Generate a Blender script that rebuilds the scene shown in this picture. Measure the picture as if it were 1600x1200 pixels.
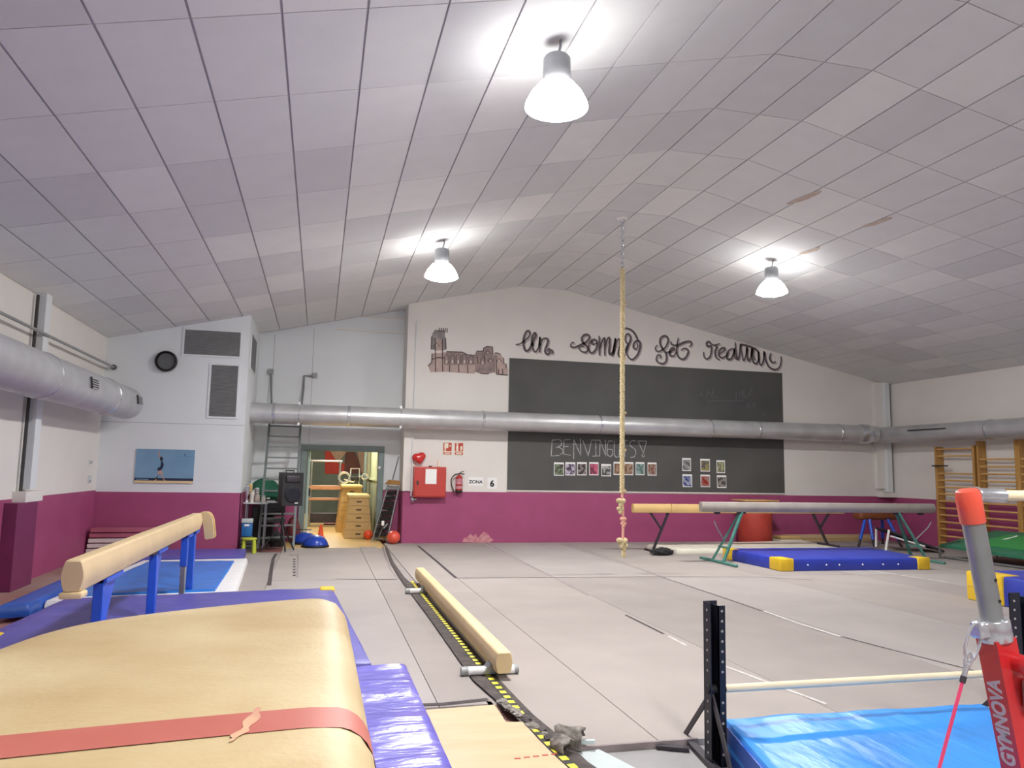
import bpy, bmesh, math, random
from mathutils import Vector, Matrix
random.seed(7)
for o in list(bpy.data.objects): bpy.data.objects.remove(o)
SC = bpy.context.scene
COL = SC.collection

# ------------------------------------------------------------------ camera
YAW, PITCH, ROLL, FPX = 0.245005, 0.112663, 0.0184156, 1187.06
fw = Vector((math.sin(YAW)*math.cos(PITCH), math.cos(YAW)*math.cos(PITCH), math.sin(PITCH)))
r0 = Vector((math.cos(YAW), -math.sin(YAW), 0)); u0 = r0.cross(fw)
rt = math.cos(ROLL)*r0 + math.sin(ROLL)*u0
up = -math.sin(ROLL)*r0 + math.cos(ROLL)*u0
cam = bpy.data.cameras.new('camera'); camo = bpy.data.objects.new('camera', cam); COL.objects.link(camo)
cam.sensor_width = 36; cam.lens = FPX/1600*36; cam.clip_start = 0.05; cam.clip_end = 200
camo.matrix_world = Matrix(((rt.x, up.x, -fw.x, 0), (rt.y, up.y, -fw.y, 0), (rt.z, up.z, -fw.z, 1.6), (0, 0, 0, 1)))
SC.camera = camo
# ------------------------------------------------------------------ world, exposure
W = bpy.data.worlds.new('world'); SC.world = W; W.use_nodes = True
W.node_tree.nodes['Background'].inputs[0].default_value = (.8, .85, 1, 1)
W.node_tree.nodes['Background'].inputs[1].default_value = 0.02
vs = SC.view_settings
vs.view_transform = 'Standard'; vs.look = 'None'; vs.gamma = 1; vs.use_curve_mapping = False
vs.exposure = 0.0
LAMP_STRENGTH = 370.0
LAMP_SIDE = 18.0
LAMP_COLOR = (1.0, .985, .97)
CORRIDOR_STRENGTH = 34.0

# ------------------------------------------------------------------ materials
def lin(c):
    return tuple(((x/255)/12.92 if x/255 <= .04045 else ((x/255+.055)/1.055)**2.4) for x in c)
MATS = {}
def mat(name, col, rough=.6, metal=0., var=.05, scale=5., bump=0., bscale=60., stretch=(1, 1, 1), spec=.5, coat=0., col2=None, detail=4., bstretch=None):
    if name in MATS: return MATS[name]
    m = bpy.data.materials.new(name); m.use_nodes = True
    n = m.node_tree.nodes; l = m.node_tree.links
    b = n['Principled BSDF']
    b.inputs['Roughness'].default_value = rough; b.inputs['Metallic'].default_value = metal
    b.inputs['Specular IOR Level'].default_value = spec
    if coat: b.inputs['Coat Weight'].default_value = coat; b.inputs['Coat Roughness'].default_value = .15
    tc = n.new('ShaderNodeTexCoord'); mp = n.new('ShaderNodeMapping'); mp.inputs['Scale'].default_value = stretch
    l.new(tc.outputs['Object'], mp.inputs['Vector'])
    nz = n.new('ShaderNodeTexNoise'); nz.inputs['Scale'].default_value = scale; nz.inputs['Detail'].default_value = detail
    l.new(mp.outputs['Vector'], nz.inputs['Vector'])
    c = lin(col)
    if col2 is None:
        a = tuple(x*(1-var*2) for x in c); d = tuple(min(1, x*(1+var*2)) for x in c)
    else:
        a = c; d = lin(col2)
    rp = n.new('ShaderNodeValToRGB'); rp.color_ramp.elements[0].position = .3; rp.color_ramp.elements[1].position = .7
    rp.color_ramp.elements[0].color = a+(1,); rp.color_ramp.elements[1].color = d+(1,)
    l.new(nz.outputs['Fac'], rp.inputs['Fac']); l.new(rp.outputs['Color'], b.inputs['Base Color'])
    if bump:
        mp2 = n.new('ShaderNodeMapping'); mp2.inputs['Scale'].default_value = bstretch or stretch
        l.new(tc.outputs['Object'], mp2.inputs['Vector'])
        n2 = n.new('ShaderNodeTexNoise'); n2.inputs['Scale'].default_value = bscale; n2.inputs['Detail'].default_value = 3
        l.new(mp2.outputs['Vector'], n2.inputs['Vector'])
        bp = n.new('ShaderNodeBump'); bp.inputs['Strength'].default_value = bump; bp.inputs['Distance'].default_value = .02
        l.new(n2.outputs['Fac'], bp.inputs['Height']); l.new(bp.outputs['Normal'], b.inputs['Normal'])
    MATS[name] = m
    return m
def emit(name, col, strength):
    m = bpy.data.materials.new(name); m.use_nodes = True
    n = m.node_tree.nodes; b = n['Principled BSDF']
    b.inputs['Base Color'].default_value = (.9, .9, .9, 1)
    b.inputs['Emission Color'].default_value = tuple(col)+(1,); b.inputs['Emission Strength'].default_value = strength
    MATS[name] = m
    return m

mat('white_wall', (227, 223, 217), .75, var=.015, scale=1.2, bump=.05, bscale=90)
mat('white_metal_wall', (222, 226, 228), .6, var=.012, scale=1.5)
mat('purple', (162, 74, 116), .55, var=.03, scale=2.5, bump=.05, bscale=60)
mat('purple_dark', (118, 46, 88), .55, var=.05, scale=3)
mat('tile_a', (221, 222, 221), .85, var=.012, scale=3, bump=.12, bscale=120)
mat('tile_b', (229, 229, 227), .85, var=.012, scale=3, bump=.12, bscale=120)
mat('tile_c', (212, 213, 213), .85, var=.012, scale=3, bump=.12, bscale=120)
mat('tbar', (178, 174, 180), .6, var=.03)
mat('carpet_a', (166, 158, 153), .95, var=.03, scale=1.1, bump=.25, bscale=220, spec=.15)
mat('carpet_b', (161, 153, 149), .95, var=.03, scale=1.3, bump=.25, bscale=220, spec=.15)
mat('carpet_c', (170, 163, 159), .95, var=.03, scale=1.0, bump=.25, bscale=220, spec=.15)
mat('concrete', (140, 82, 78), .8, col2=(168, 150, 140), scale=.55, bump=.08, bscale=30)
mat('grey_floor', (150, 148, 148), .8, var=.05, scale=2, bump=.1, bscale=60)
mat('corridor_floor', (226, 192, 128), .28, var=.03, scale=2)
mat('galv', (198, 199, 200), .38, metal=.5, var=.05, scale=3, bump=.06, bscale=8, bstretch=(1, 6, 6))
mat('galv_y', (192, 193, 196), .42, metal=.45, var=.05, scale=3, bump=.06, bscale=8, bstretch=(6, 1, 6))
mat('band', (205, 208, 212), .25, metal=.8, var=.03)
mat('clip', (240, 240, 238), .4)
mat('board', (80, 80, 79), .6, col2=(94, 94, 92), scale=.7, detail=6, spec=.3)
mat('chalk', (190, 192, 192), .9, col2=(130, 131, 131), scale=14)
mat('chalk_faint', (98, 99, 101), .9, var=.03)
mat('paint_dark', (98, 90, 92), .8, var=.14, scale=9)
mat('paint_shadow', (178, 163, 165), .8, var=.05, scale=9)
mat('mural_brown', (168, 146, 140), .8, col2=(134, 122, 120), scale=6)
mat('mural_pink', (196, 174, 164), .8, col2=(172, 154, 148), scale=7)
mat('mural_grey', (128, 122, 124), .8, col2=(160, 154, 154), scale=6)
mat('mural_line', (92, 80, 78), .8, var=.08)
mat('mural_light', (212, 202, 194), .8, var=.03)
mat('red_sign', (186, 62, 44), .5, var=.03)
mat('cream', (236, 226, 206), .6, var=.02)
mat('red_box', (190, 66, 58), .38, var=.03, scale=3)
mat('red_gloss', (206, 48, 44), .2, coat=.4, var=.03)
mat('ext_red', (176, 48, 48), .3, var=.03)
mat('paper', (242, 242, 240), .8, var=.01)
mat('black', (30, 30, 32), .55, var=.08)
mat('black_cloth', (38, 36, 38), .9, var=.15, scale=12, bump=.4, bscale=30)
mat('ink', (40, 40, 42), .7)
mat('vent_dark', (98, 100, 101), .6)
mat('vent_slat', (150, 152, 152), .5, metal=.15)
mat('steel_green', (122, 136, 134), .5, metal=.2, var=.04, scale=4)
mat('door_leaf', (176, 196, 190), .5, var=.02)
mat('steel', (150, 152, 154), .35, metal=.7, var=.05, scale=8)
mat('steel_ladder', (116, 123, 122), .45, metal=.4, var=.05, scale=8)
mat('leather', (206, 188, 148), .5, col2=(176, 150, 104), scale=3.0, bump=.06, bscale=70, detail=6)
mat('leather_beam', (212, 188, 146), .62, var=.03, scale=2.5, bump=.06, bscale=120)
mat('leather_pale', (222, 198, 152), .6, var=.03, scale=2.5, bump=.06, bscale=120)
mat('leather_tan', (212, 178, 118), .6, var=.04, scale=3)
mat('worn', (210, 176, 138), .6, col2=(192, 134, 112), scale=12)
mat('suede_grey', (160, 153, 146), .8, var=.05, scale=4, bump=.1, bscale=120)
mat('red_stripe', (174, 86, 74), .5, col2=(184, 106, 92), scale=5)
mat('blue_steel', (34, 88, 206), .35, var=.05, scale=6, spec=.6)
mat('blue_mat', (34, 118, 210), .32, var=.06, scale=3, bump=.35, bscale=5, bstretch=(1, 3, 1))
mat('sky_mat', (52, 142, 228), .36, var=.05, scale=2, bump=.5, bscale=4.5, bstretch=(2.2, .7, 1))
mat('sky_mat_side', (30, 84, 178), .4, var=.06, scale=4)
mat('royal_mat', (48, 66, 178), .42, var=.05, scale=3, bump=.25, bscale=7)
mat('violet_mat', (86, 82, 168), .4, var=.06, scale=2.5, bump=.4, bscale=4)
mat('gloss_violet', (104, 97, 196), .26, var=.05, scale=2, bump=.65, bscale=5.5, bstretch=(.9, 2.6, 1), coat=.25)
mat('white_vinyl', (240, 240, 240), .4, var=.02, bump=.2, bscale=6)
mat('cream_vinyl', (226, 222, 206), .5, var=.03, bump=.2, bscale=6)
mat('yellow_vinyl', (240, 200, 48), .42, var=.05, scale=6, bump=.1, bscale=10)
mat('green_steel', (72, 128, 116), .5, var=.08, scale=9)
mat('dark_steel', (58, 54, 60), .5, metal=.3, var=.08, scale=9)
mat('post_black', (34, 36, 46), .4, metal=.3, var=.06, scale=8)
mat('wood', (196, 150, 84), .5, col2=(170, 124, 64), scale=4, stretch=(6, 6, .6), bump=.05)
mat('wood_rung', (208, 164, 100), .45, var=.06, scale=4, stretch=(6, .8, 6))
mat('wood_bar', (234, 218, 184), .45, var=.04, scale=4, stretch=(.8, 6, 6))
mat('plywood', (206, 184, 148), .55, col2=(194, 168, 128), scale=1.6, stretch=(1, 4, 1), bump=.05)
mat('box_wood', (208, 172, 108), .5, col2=(194, 154, 90), scale=3, stretch=(.8, 1, 5))
mat('box_pad', (234, 204, 132), .5, var=.03)
mat('rope', (222, 206, 164), .9, col2=(196, 178, 134), scale=40, bump=.6, bscale=60)
mat('rope_pink', (224, 170, 150), .9, var=.06, scale=30)
mat('brown_leather', (132, 76, 46), .5, var=.08, scale=5)
mat('barrel_red', (176, 62, 50), .6, var=.05, scale=4)
mat('orange_red', (228, 88, 66), .3, coat=.3, var=.03)
mat('post_red', (204, 42, 46), .32, var=.03, coat=.2)
mat('silver', (206, 208, 214), .22, metal=.7, var=.03)
mat('tube_grey', (152, 156, 156), .3, metal=.55, var=.04, scale=10)
mat('cable_pink', (222, 66, 110), .5, var=.03)
mat('letter_white', (206, 196, 206), .5)
mat('tramp_green', (44, 118, 88), .5, var=.06, scale=5)
mat('tramp_bed', (56, 150, 78), .6, var=.05, scale=30)
mat('rubber', (92, 83, 80), .85, col2=(60, 54, 53), scale=8, bump=.6, bscale=25)
mat('tape_yellow', (244, 232, 64), .6, var=.04)
mat('tape_black', (42, 42, 38), .7, var=.05)
mat('seam', (70, 62, 64), .9, var=.2, scale=12)
mat('seam_faint', (146, 134, 134), .9, var=.1, scale=8)
mat('chalk_line', (220, 216, 212), .9, col2=(188, 180, 178), scale=10)
mat('foam', (158, 152, 144), .95, col2=(92, 86, 80), scale=18, bump=.9, bscale=30)
mat('plaster', (210, 160, 160), .9, col2=(186, 110, 128), scale=14, bump=.4, bscale=30)
mat('peel', (186, 168, 152), .9, col2=(206, 192, 182), scale=10)
mat('lamp_housing', (150, 152, 156), .4, metal=.4)
mat('tiny_dark', (60, 58, 58), .7)
mat('lime', (186, 196, 60), .4, var=.03)
mat('box_blue', (40, 110, 176), .35, var=.05)
mat('frosted', (196, 206, 206), .3, var=.03)
mat('ball_blue', (36, 70, 176), .28, var=.04)
mat('ball_orange', (236, 84, 40), .4, var=.04)
mat('green_plastic', (30, 104, 78), .5, var=.06)
mat('grey_cloth', (92, 92, 92), .9, var=.1, scale=10)
mat('maroon', (112, 48, 52), .7, var=.1, scale=10)
mat('mural_teal', (84, 96, 92), .8, var=.06, scale=2)
mat('mural_red', (150, 46, 40), .8, var=.05)
mat('mural_maroon', (86, 52, 50), .8, var=.05)
mat('mural_tan', (150, 128, 112), .8, var=.05)
mat('pale_green_wall', (186, 194, 160), .6, var=.02)
mat('grey_green_wall', (142, 150, 128), .6, var=.03)
mat('bench_orange', (178, 128, 92), .5, var=.05)
mat('pink_mat', (204, 70, 84), .5, var=.05)
mat('skin', (198, 150, 124), .7, var=.03)
mat('poster_blue', (128, 164, 192), .4, col2=(104, 144, 176), scale=1.5)
mat('navy', (30, 42, 66), .5)
mat('bench_pink', (176, 96, 116), .5, var=.04)
mat('bench_white', (226, 214, 210), .5, var=.03)
mat('clutter', (200, 190, 176), .6, col2=(120, 104, 92), scale=14)
mat('glass_jar', (214, 210, 200), .25, var=.04)
emit('lamp_glow', LAMP_COLOR, LAMP_STRENGTH)
emit('lamp_side', LAMP_COLOR, LAMP_SIDE)
emit('tube_glow', (1.0, .93, .78), CORRIDOR_STRENGTH)

# ------------------------------------------------------------------ mesh building
class MB:
    def __init__(s): s.v = []; s.f = []
    def add(s, vs, fs):
        k = len(s.v); s.v += [tuple(p) for p in vs]; s.f += [tuple(i+k for i in f) for f in fs]; return s
    def bb(s, x0, x1, y0, y1, z0, z1):
        return s.add([(x0, y0, z0), (x1, y0, z0), (x1, y1, z0), (x0, y1, z0), (x0, y0, z1), (x1, y0, z1), (x1, y1, z1), (x0, y1, z1)],
                     [(3, 2, 1, 0), (4, 5, 6, 7), (0, 1, 5, 4), (1, 2, 6, 5), (2, 3, 7, 6), (3, 0, 4, 7)])
    def xf(s, M, start=0):
        s.v[start:] = [tuple(M @ Vector(p)) for p in s.v[start:]]; return s
    def rb(s, x0, x1, y0, y1, z0, z1, r=.01, seg=2):
        bm = bmesh.new(); bmesh.ops.create_cube(bm, size=1)
        for v in bm.verts: v.co = Vector(((x0+x1)/2+v.co.x*(x1-x0), (y0+y1)/2+v.co.y*(y1-y0), (z0+z1)/2+v.co.z*(z1-z0)))
        bmesh.ops.bevel(bm, geom=bm.edges[:], offset=r, segments=seg, profile=.5, affect='EDGES')
        s.frombm(bm); return s
    def frombm(s, bm):
        bm.verts.index_update()
        s.add([v.co[:] for v in bm.verts], [[v.index for v in f.verts] for f in bm.faces]); bm.free(); return s
    def tube(s, pts, r, n=10, caps=True, closed=False):
        P = [Vector(p) for p in pts]; N = len(P); R = r if isinstance(r, (list, tuple)) else [r]*N
        t0 = (P[1]-P[0]).normalized(); a = Vector((0, 0, 1)) if abs(t0.z) < .9 else Vector((1, 0, 0))
        u = t0.cross(a).normalized(); k = len(s.v)
        for i in range(N):
            t = (P[min(i+1, N-1)]-P[max(i-1, 0)])
            if closed: t = P[(i+1) % N]-P[(i-1) % N]
            t.normalize(); u = (u-t*u.dot(t)).normalized(); w = t.cross(u)
            for j in range(n):
                an = 2*math.pi*j/n; s.v.append(tuple(P[i]+(u*math.cos(an)+w*math.sin(an))*R[i]))
        for i in range(N if closed else N-1):
            b = (i+1) % N
            for j in range(n):
                q = (j+1) % n; s.f.append((k+i*n+j, k+i*n+q, k+b*n+q, k+b*n+j))
        if caps and not closed:
            s.f.append(tuple(k+j for j in range(n))[::-1]); s.f.append(tuple(k+(N-1)*n+j for j in range(n)))
        return s
    def bar(s, p, q, w, h=None, upv=(0, 0, 1)):      # rectangular bar from p to q
        p = Vector(p); q = Vector(q); h = h or w; t = (q-p).normalized(); U = Vector(upv)
        if abs(t.dot(U)) > .98: U = Vector((0, 1, 0))
        a = t.cross(U).normalized(); b = a.cross(t).normalized(); vs = []
        for c in (p, q):
            for sa, sb in ((-1, -1), (1, -1), (1, 1), (-1, 1)): vs.append(c+a*sa*w/2+b*sb*h/2)
        return s.add(vs, [(0, 1, 2, 3)[::-1], (4, 5, 6, 7), (0, 1, 5, 4), (1, 2, 6, 5), (2, 3, 7, 6), (3, 0, 4, 7)])
    def lathe(s, prof, c=(0, 0, 0), n=28, axis='z'):
        k = len(s.v); m = len(prof)
        for (r, h) in prof:
            for j in range(n):
                an = 2*math.pi*j/n; x, y = r*math.cos(an), r*math.sin(an)
                p = (x, y, h) if axis == 'z' else ((x, h, y) if axis == 'y' else (h, x, y))
                s.v.append((c[0]+p[0], c[1]+p[1], c[2]+p[2]))
        for i in range(m-1):
            for j in range(n):
                q = (j+1) % n; s.f.append((k+i*n+j, k+i*n+q, k+(i+1)*n+q, k+(i+1)*n+j))
        if prof[0][0] > 1e-5: s.f.append(tuple(k+j for j in range(n))[::-1])
        if prof[-1][0] > 1e-5: s.f.append(tuple(k+(m-1)*n+j for j in range(n)))
        return s
    def prism(s, poly, a, b, plane='xz'):
        def P(p, d): return {'xz': (p[0], d, p[1]), 'xy': (p[0], p[1], d), 'yz': (d, p[0], p[1])}[plane]
        n = len(poly)
        return s.add([P(p, a) for p in poly]+[P(p, b) for p in poly],
                     [tuple(range(n)), tuple(range(2*n-1, n-1, -1))]+[(i, n+i, n+(i+1) % n, (i+1) % n) for i in range(n)])
    def ribbon(s, pts, w, y, taper=False):           # flat painted stroke on a wall that faces -y
        P = [Vector((p[0], p[1])) for p in pts]; N = len(P); k = len(s.v)
        for i in range(N):
            t = P[min(i+1, N-1)]-P[max(i-1, 0)]
            if t.length < 1e-6: t = Vector((1, 0))
            t.normalize(); nrm = Vector((-t.y, t.x)); ww = w/2
            if taper: ww *= .55+.45*math.sin(math.pi*(i+.5)/N)
            for d in (1, -1): q = P[i]+nrm*ww*d; s.v.append((q.x, y, q.y))
        for i in range(N-1): s.f.append((k+2*i, k+2*i+1, k+2*i+3, k+2*i+2))
        return s
    def sphere(s, c, r, n=20, m=12, sz=1., zmin=-1.):
        prof = []
        for i in range(m+1):
            a = -math.pi/2+math.pi*i/m; z = math.sin(a)
            if z < zmin-1e-6: continue
            prof.append((max(math.cos(a)*r, 0 if i in (0, m) else 1e-4), z*r*sz))
        return s.lathe(prof, c, n)
    def build(s, name, m, parent=None, smooth=True, recalc=True):
        off = Vector((0, 0, 0))
        if parent is not None:
            p = parent
            while p is not None: off += p.location; p = p.parent
        me = bpy.data.meshes.new(name); me.from_pydata([tuple(Vector(p)-off) for p in s.v], [], s.f)
        if recalc:
            bm = bmesh.new(); bm.from_mesh(me); bmesh.ops.recalc_face_normals(bm, faces=bm.faces[:]); bm.to_mesh(me); bm.free()
        if smooth:
            for p in me.polygons: p.use_smooth = True
            me.set_sharp_from_angle(angle=math.radians(38))
        me.materials.append(MATS[m]); me.update()
        o = bpy.data.objects.new(name, me); COL.objects.link(o)
        if parent is not None: o.parent = parent
        return o
def smoothpts(pts, k=5, closed=False):
    P = [Vector(p).to_3d() if len(p) == 2 else Vector(p) for p in pts]; out = []; N = len(P)
    for i in range(N-1 if not closed else N):
        if closed: a, b, c, d = P[(i-1) % N], P[i], P[(i+1) % N], P[(i+2) % N]
        else: a, b, c, d = P[max(i-1, 0)], P[i], P[i+1], P[min(i+2, N-1)]
        for j in range(k):
            t = j/k; out.append(.5*((2*b)+(-a+c)*t+(2*a-5*b+4*c-d)*t*t+(-a+3*b-3*c+d)*t**3))
    if not closed: out.append(P[-1])
    return out
def tag(o, label, cat, group=None):
    o['label'] = label; o['category'] = cat
    if group: o['group'] = group
    return o
def thing(name, loc, label, cat, group=None):
    o = bpy.data.objects.new(name, None); o.empty_display_size = .1; COL.objects.link(o); o.location = loc
    return tag(o, label, cat, group)
def struct(name, mb, m, parent=None, smooth=False):
    o = mb.build(name, m, parent, smooth=smooth)
    if parent is None: o['kind'] = 'structure'
    return o
def sempty(name, loc=(0, 0, 0)):
    o = bpy.data.objects.new(name, None); o.empty_display_size = .1; COL.objects.link(o); o.location = loc; o['kind'] = 'structure'
    return o
def dup(root, loc=None, label=None, group=None, rotz=None):
    def cp(o, par):
        c = o.copy(); COL.objects.link(c); c.parent = par
        for ch in list(o.children): cp(ch, c)
        return c
    r = cp(root, None)
    if loc is not None: r.location = loc
    if rotz is not None: r.rotation_euler = (0, 0, rotz)
    if label: r['label'] = label
    if group: r['group'] = group
    return r

# ================================================================== THE SETTING
XL, XR, YB, YF, YD, YBOX = -3.87, 14.15, 16.6, -6.0, 17.3, 15.15
X1, X2, ZT, ZL, ZR = 4.25, 5.40, 5.806, 3.871, 3.96
XE, XBOX = 1.76, -1.40
SL = (ZT-ZL)/(X1-XL); SR = (ZT-ZR)/(XR-X2)
def zc(x):
    return ZL+SL*(x-XL) if x < X1 else (ZT if x < X2 else ZT-SR*(x-X2))
PUR = 1.105
# ---- walls
wb = MB().prism([(XE, -.05), (XR, -.05), (XR, zc(XR)+.1), (X2, ZT+.1), (X1, ZT+.1), (XE, zc(XE)+.1)], YB, YB+.72)
wall_back = struct('wall_back', wb, 'white_wall')
struct('purple_dado', MB().bb(XE, XR, YB-.004, YB+.01, -.05, PUR), 'purple', wall_back)
struct('purple_dado', MB().bb(XE-.004, XE+.01, YB-.004, YD, -.05, PUR), 'purple', wall_back)
struct('corner_pilaster', MB().bb(XE-.006, XE+.155, YB-.05, YB, 1.11, 4.86), 'white_wall', wall_back)
pl = [(3.1, .02), (3.13, .1), (3.22, .14), (3.27, .19), (3.33, .15), (3.4, .2), (3.44, .1), (3.5, .17), (3.56, .24), (3.66, .2), (3.72, .12), (3.8, .06), (3.72, .01), (3.5, .0), (3.3, .01)]
struct('chipped_plaster', MB().prism(pl, YB-.008, YB-.002), 'plaster', wall_back)
wd = MB()
wd.bb(XBOX, -.36, YD, YD+.15, -.05, 5.4).bb(1.36, XE+.02, YD, YD+.15, -.05, 5.4).bb(-.36, 1.36, YD, YD+.15, 2.06, 5.4)
wall_doorway = struct('wall_doorway', wd, 'white_metal_wall')
struct('purple_dado', MB().bb(XBOX, -.36, YD-.004, YD+.01, -.05, PUR), 'purple', wall_doorway)
struct('purple_dado', MB().bb(1.36, XE, YD-.004, YD+.01, -.05, PUR), 'purple', wall_doorway)
for i, (x0, x1, z0, z1) in enumerate(((XBOX+.02, -1.08, 2.1, zc(-1.2)-.06), (-1.07, -.25, 2.1, zc(-.6)-.1), (.02, 1.3, 2.9, 4.62), (-.24, 0.0, 2.1, 4.7))):
    struct('wall_panel', MB().bb(x0, x1, YD-.012, YD, z0, z1), 'white_metal_wall', wall_doorway)
for z, a, b in ((4.66, .2, XE), (4.98, .6, XE)):
    struct('trim_rail', MB().bb(a, b, YD-.03, YD, z, z+.03), 'white_wall', wall_doorway)
for x in (-1.075, -.245):
    struct('panel_joint', MB().bb(x-.006, x+.006, YD-.014, YD, 2.1, zc(x)-.08), 'tbar', wall_doorway)
wx = MB().prism([(XL, -.05), (XBOX, -.05), (XBOX, zc(XBOX)+.1), (XL, ZL+.1)], YBOX, YD+.15)
wall_box = struct('wall_plant_room', wx, 'white_metal_wall')
struct('purple_dado', MB().bb(XL, XBOX+.004, YBOX-.004, YBOX+.01, -.05, 1.08), 'purple', wall_box)
struct('purple_dado', MB().bb(XBOX-.01, XBOX+.004, YBOX-.004, YD, -.05, 1.08), 'purple', wall_box)
struct('panel_joint', MB().bb(XL, XBOX, YBOX-.003, YBOX, 2.336, 2.344), 'tbar', wall_box)
for k in range(3):
    struct('block_joint', MB().bb(-2.2+.1*k, -1.5, YBOX-.002, YBOX, 1.3+.23*k, 1.304+.23*k), 'tile_c', wall_box)
wl = MB().bb(XL-.2, XL, YF, YBOX+.1, -.05, ZL+.1)
wall_left = struct('wall_left', wl, 'white_wall')
struct('purple_dado', MB().bb(XL-.01, XL+.004, YF, YBOX, -.05, 1.105), 'purple', wall_left)
wr = MB().bb(XR, XR+.2, YF, YB+.1, -.05, ZR+.1)
wall_right = struct('wall_right', wr, 'white_wall')
struct('purple_dado', MB().bb(XR-.004, XR+.01, YF, YB, -.05, 1.09), 'purple', wall_right)
wf = MB().prism([(XL-.2, -.05), (XR+.2, -.05), (XR+.2, ZR+.1), (X2, ZT+.1), (X1, ZT+.1), (XL-.2, ZL+.1)], YF-.2, YF)
wall_front = struct('wall_front', wf, 'white_wall')
struct('purple_dado', MB().bb(XL, XR, YF-.01, YF+.004, -.05, 1.1), 'purple', wall_front)
# columns on the side walls
cl = sempty('trim_1', (XL, 11.6, 0))
struct('column_flange', MB().bb(XL, XL+.13, 11.52, 11.74, 1.22, ZL+.1), 'white_metal_wall', cl)
struct('column_base', MB().bb(XL, XL+.16, 11.30, 11.95, 1.06, 1.2), 'white_wall', cl)
struct('column_foot', MB().bb(XL, XL+.16, 11.05, 11.78, -.05, 1.06), 'purple_dark', cl)
struct('conduit', MB().tube([(XL+.05, 11.44, 1.2), (XL+.05, 11.44, ZL-.02)], .022, 8), 'tiny_dark', cl, True)
struct('wall_pipe', MB().tube([(XL+.15, -6, 3.33), (XL+.15, 15.1, 3.33)], .022, 8), 'vent_slat', wall_left, True)
struct('pipe_flange', MB().lathe([(.0, 0), (.05, 0), (.05, .03), (0, .03)], (XL+.15, 15.1, 3.33), 12, 'y'), 'vent_dark', wall_left)
cr = sempty('trim_2', (13.95, YB, 0))
struct('column_flange', MB().bb(13.93, 14.06, YB-.2, YB, 1.22, ZR+.05), 'white_metal_wall', cr)
struct('column_web', MB().bb(13.70, 13.93, YB-.1, YB, 1.3, ZR+.05), 'white_wall', cr)
struct('column_base', MB().bb(13.74, 14.14, YB-.25, YB, 1.09, 1.21), 'white_wall', cr)
struct('conduit', MB().tube([(14.09, YB-.12, 1.2), (14.09, YB-.12, 3.95)], .015, 8), 'vent_slat', cr, True)
struct('conduit', MB().tube([(1.94, YB-.06, 1.0), (1.94, YB-.06, 4.8), (1.99, YB-.06, 4.86)], .013, 8), 'white_metal_wall', wall_back, True)
# ---- ceiling: backing, panels one by one
cb = MB()
prof = [(XL-.2, ZL-SL*.2), (X1, ZT), (X2, ZT), (XR+.2, ZR-SR*.2)]
for (a, b) in zip(prof, prof[1:]):
    cb.add([(a[0], YF-.2, a[1]+.0175), (b[0], YF-.2, b[1]+.0175), (b[0], YD+.2, b[1]+.0175), (a[0], YD+.2, a[1]+.0175),
            (a[0], YF-.2, a[1]+.13), (b[0], YF-.2, b[1]+.13), (b[0], YD+.2, b[1]+.13), (a[0], YD+.2, a[1]+.13)],
           [(0, 1, 2, 3), (7, 6, 5, 4), (0, 4, 5, 1), (2, 6, 7, 3), (1, 5, 6, 2), (3, 7, 4, 0)])
ceiling = struct('ceiling', cb, 'tbar')
def cols():
    out = []
    for (xa, za, xb, zb, n) in ((XL, ZL, X1, ZT, 14), (X1, ZT, X2, ZT, 2), (X2, ZT, XR, ZR, 15)):
        for i in range(n):
            a, b = i/n, (i+1)/n
            out.append((xa+(xb-xa)*a, za+(zb-za)*a, xa+(xb-xa)*b, zb*b+za*(1-b)))
    return out
def panel_geo(mb, c, y0, y1, g=.009, gy=.005, t=.016, base=(0, 0, 0)):
    xa, za, xb, zb = c; d = Vector((xb-xa, 0, zb-za)); L = d.length; d.normalize(); nn = Vector((-d.z, 0, d.x))
    p = Vector((xa, 0, za))+d*g; q = Vector((xb, 0, zb))-d*g; vs = []
    for k in (0, t):
        for (e, y) in ((p, y0+gy), (q, y0+gy), (q, y1-gy), (p, y1-gy)): vs.append(Vector((e.x, y, e.z))+nn*k-Vector(base))
    mb.add(vs, [(0, 1, 2, 3), (4, 7, 6, 5), (0, 4, 5, 1), (1, 5, 6, 2), (2, 6, 7, 3), (3, 7, 4, 0)])
CC = cols()
rows = [3.97+1.2*k for k in range(10)]
tm = ['tile_a', 'tile_a', 'tile_b', 'tile_c']
for ci, c in enumerate(CC):
    meshes = {}
    for ri in range(9):
        mk = random.choice(tm)
        if mk not in meshes:
            mb = MB(); panel_geo(mb, c, 0, 1.2)
            o = mb.build('ceiling_panel', mk, ceiling, smooth=False); meshes[mk] = o.data
        else:
            o = bpy.data.objects.new('ceiling_panel', meshes[mk]); COL.objects.link(o); o.parent = ceiling
        o.location = (0, rows[ri], 0)
rest = MB()
ys = [3.97-1.2*k for k in range(9, 0, -1)]
for c in CC:
    for y in ys: panel_geo(rest, c, max(y, YF), y+1.2)
    for (a, b) in ((14.77, 15.97), (15.97, 17.17)): panel_geo(rest, c, a, b)
o = rest.build('ceiling_panels', 'tile_a', ceiling, smooth=False); o['kind'] = 'stuff'
def onR(x): return ZT-SR*(x-X2)
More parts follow.
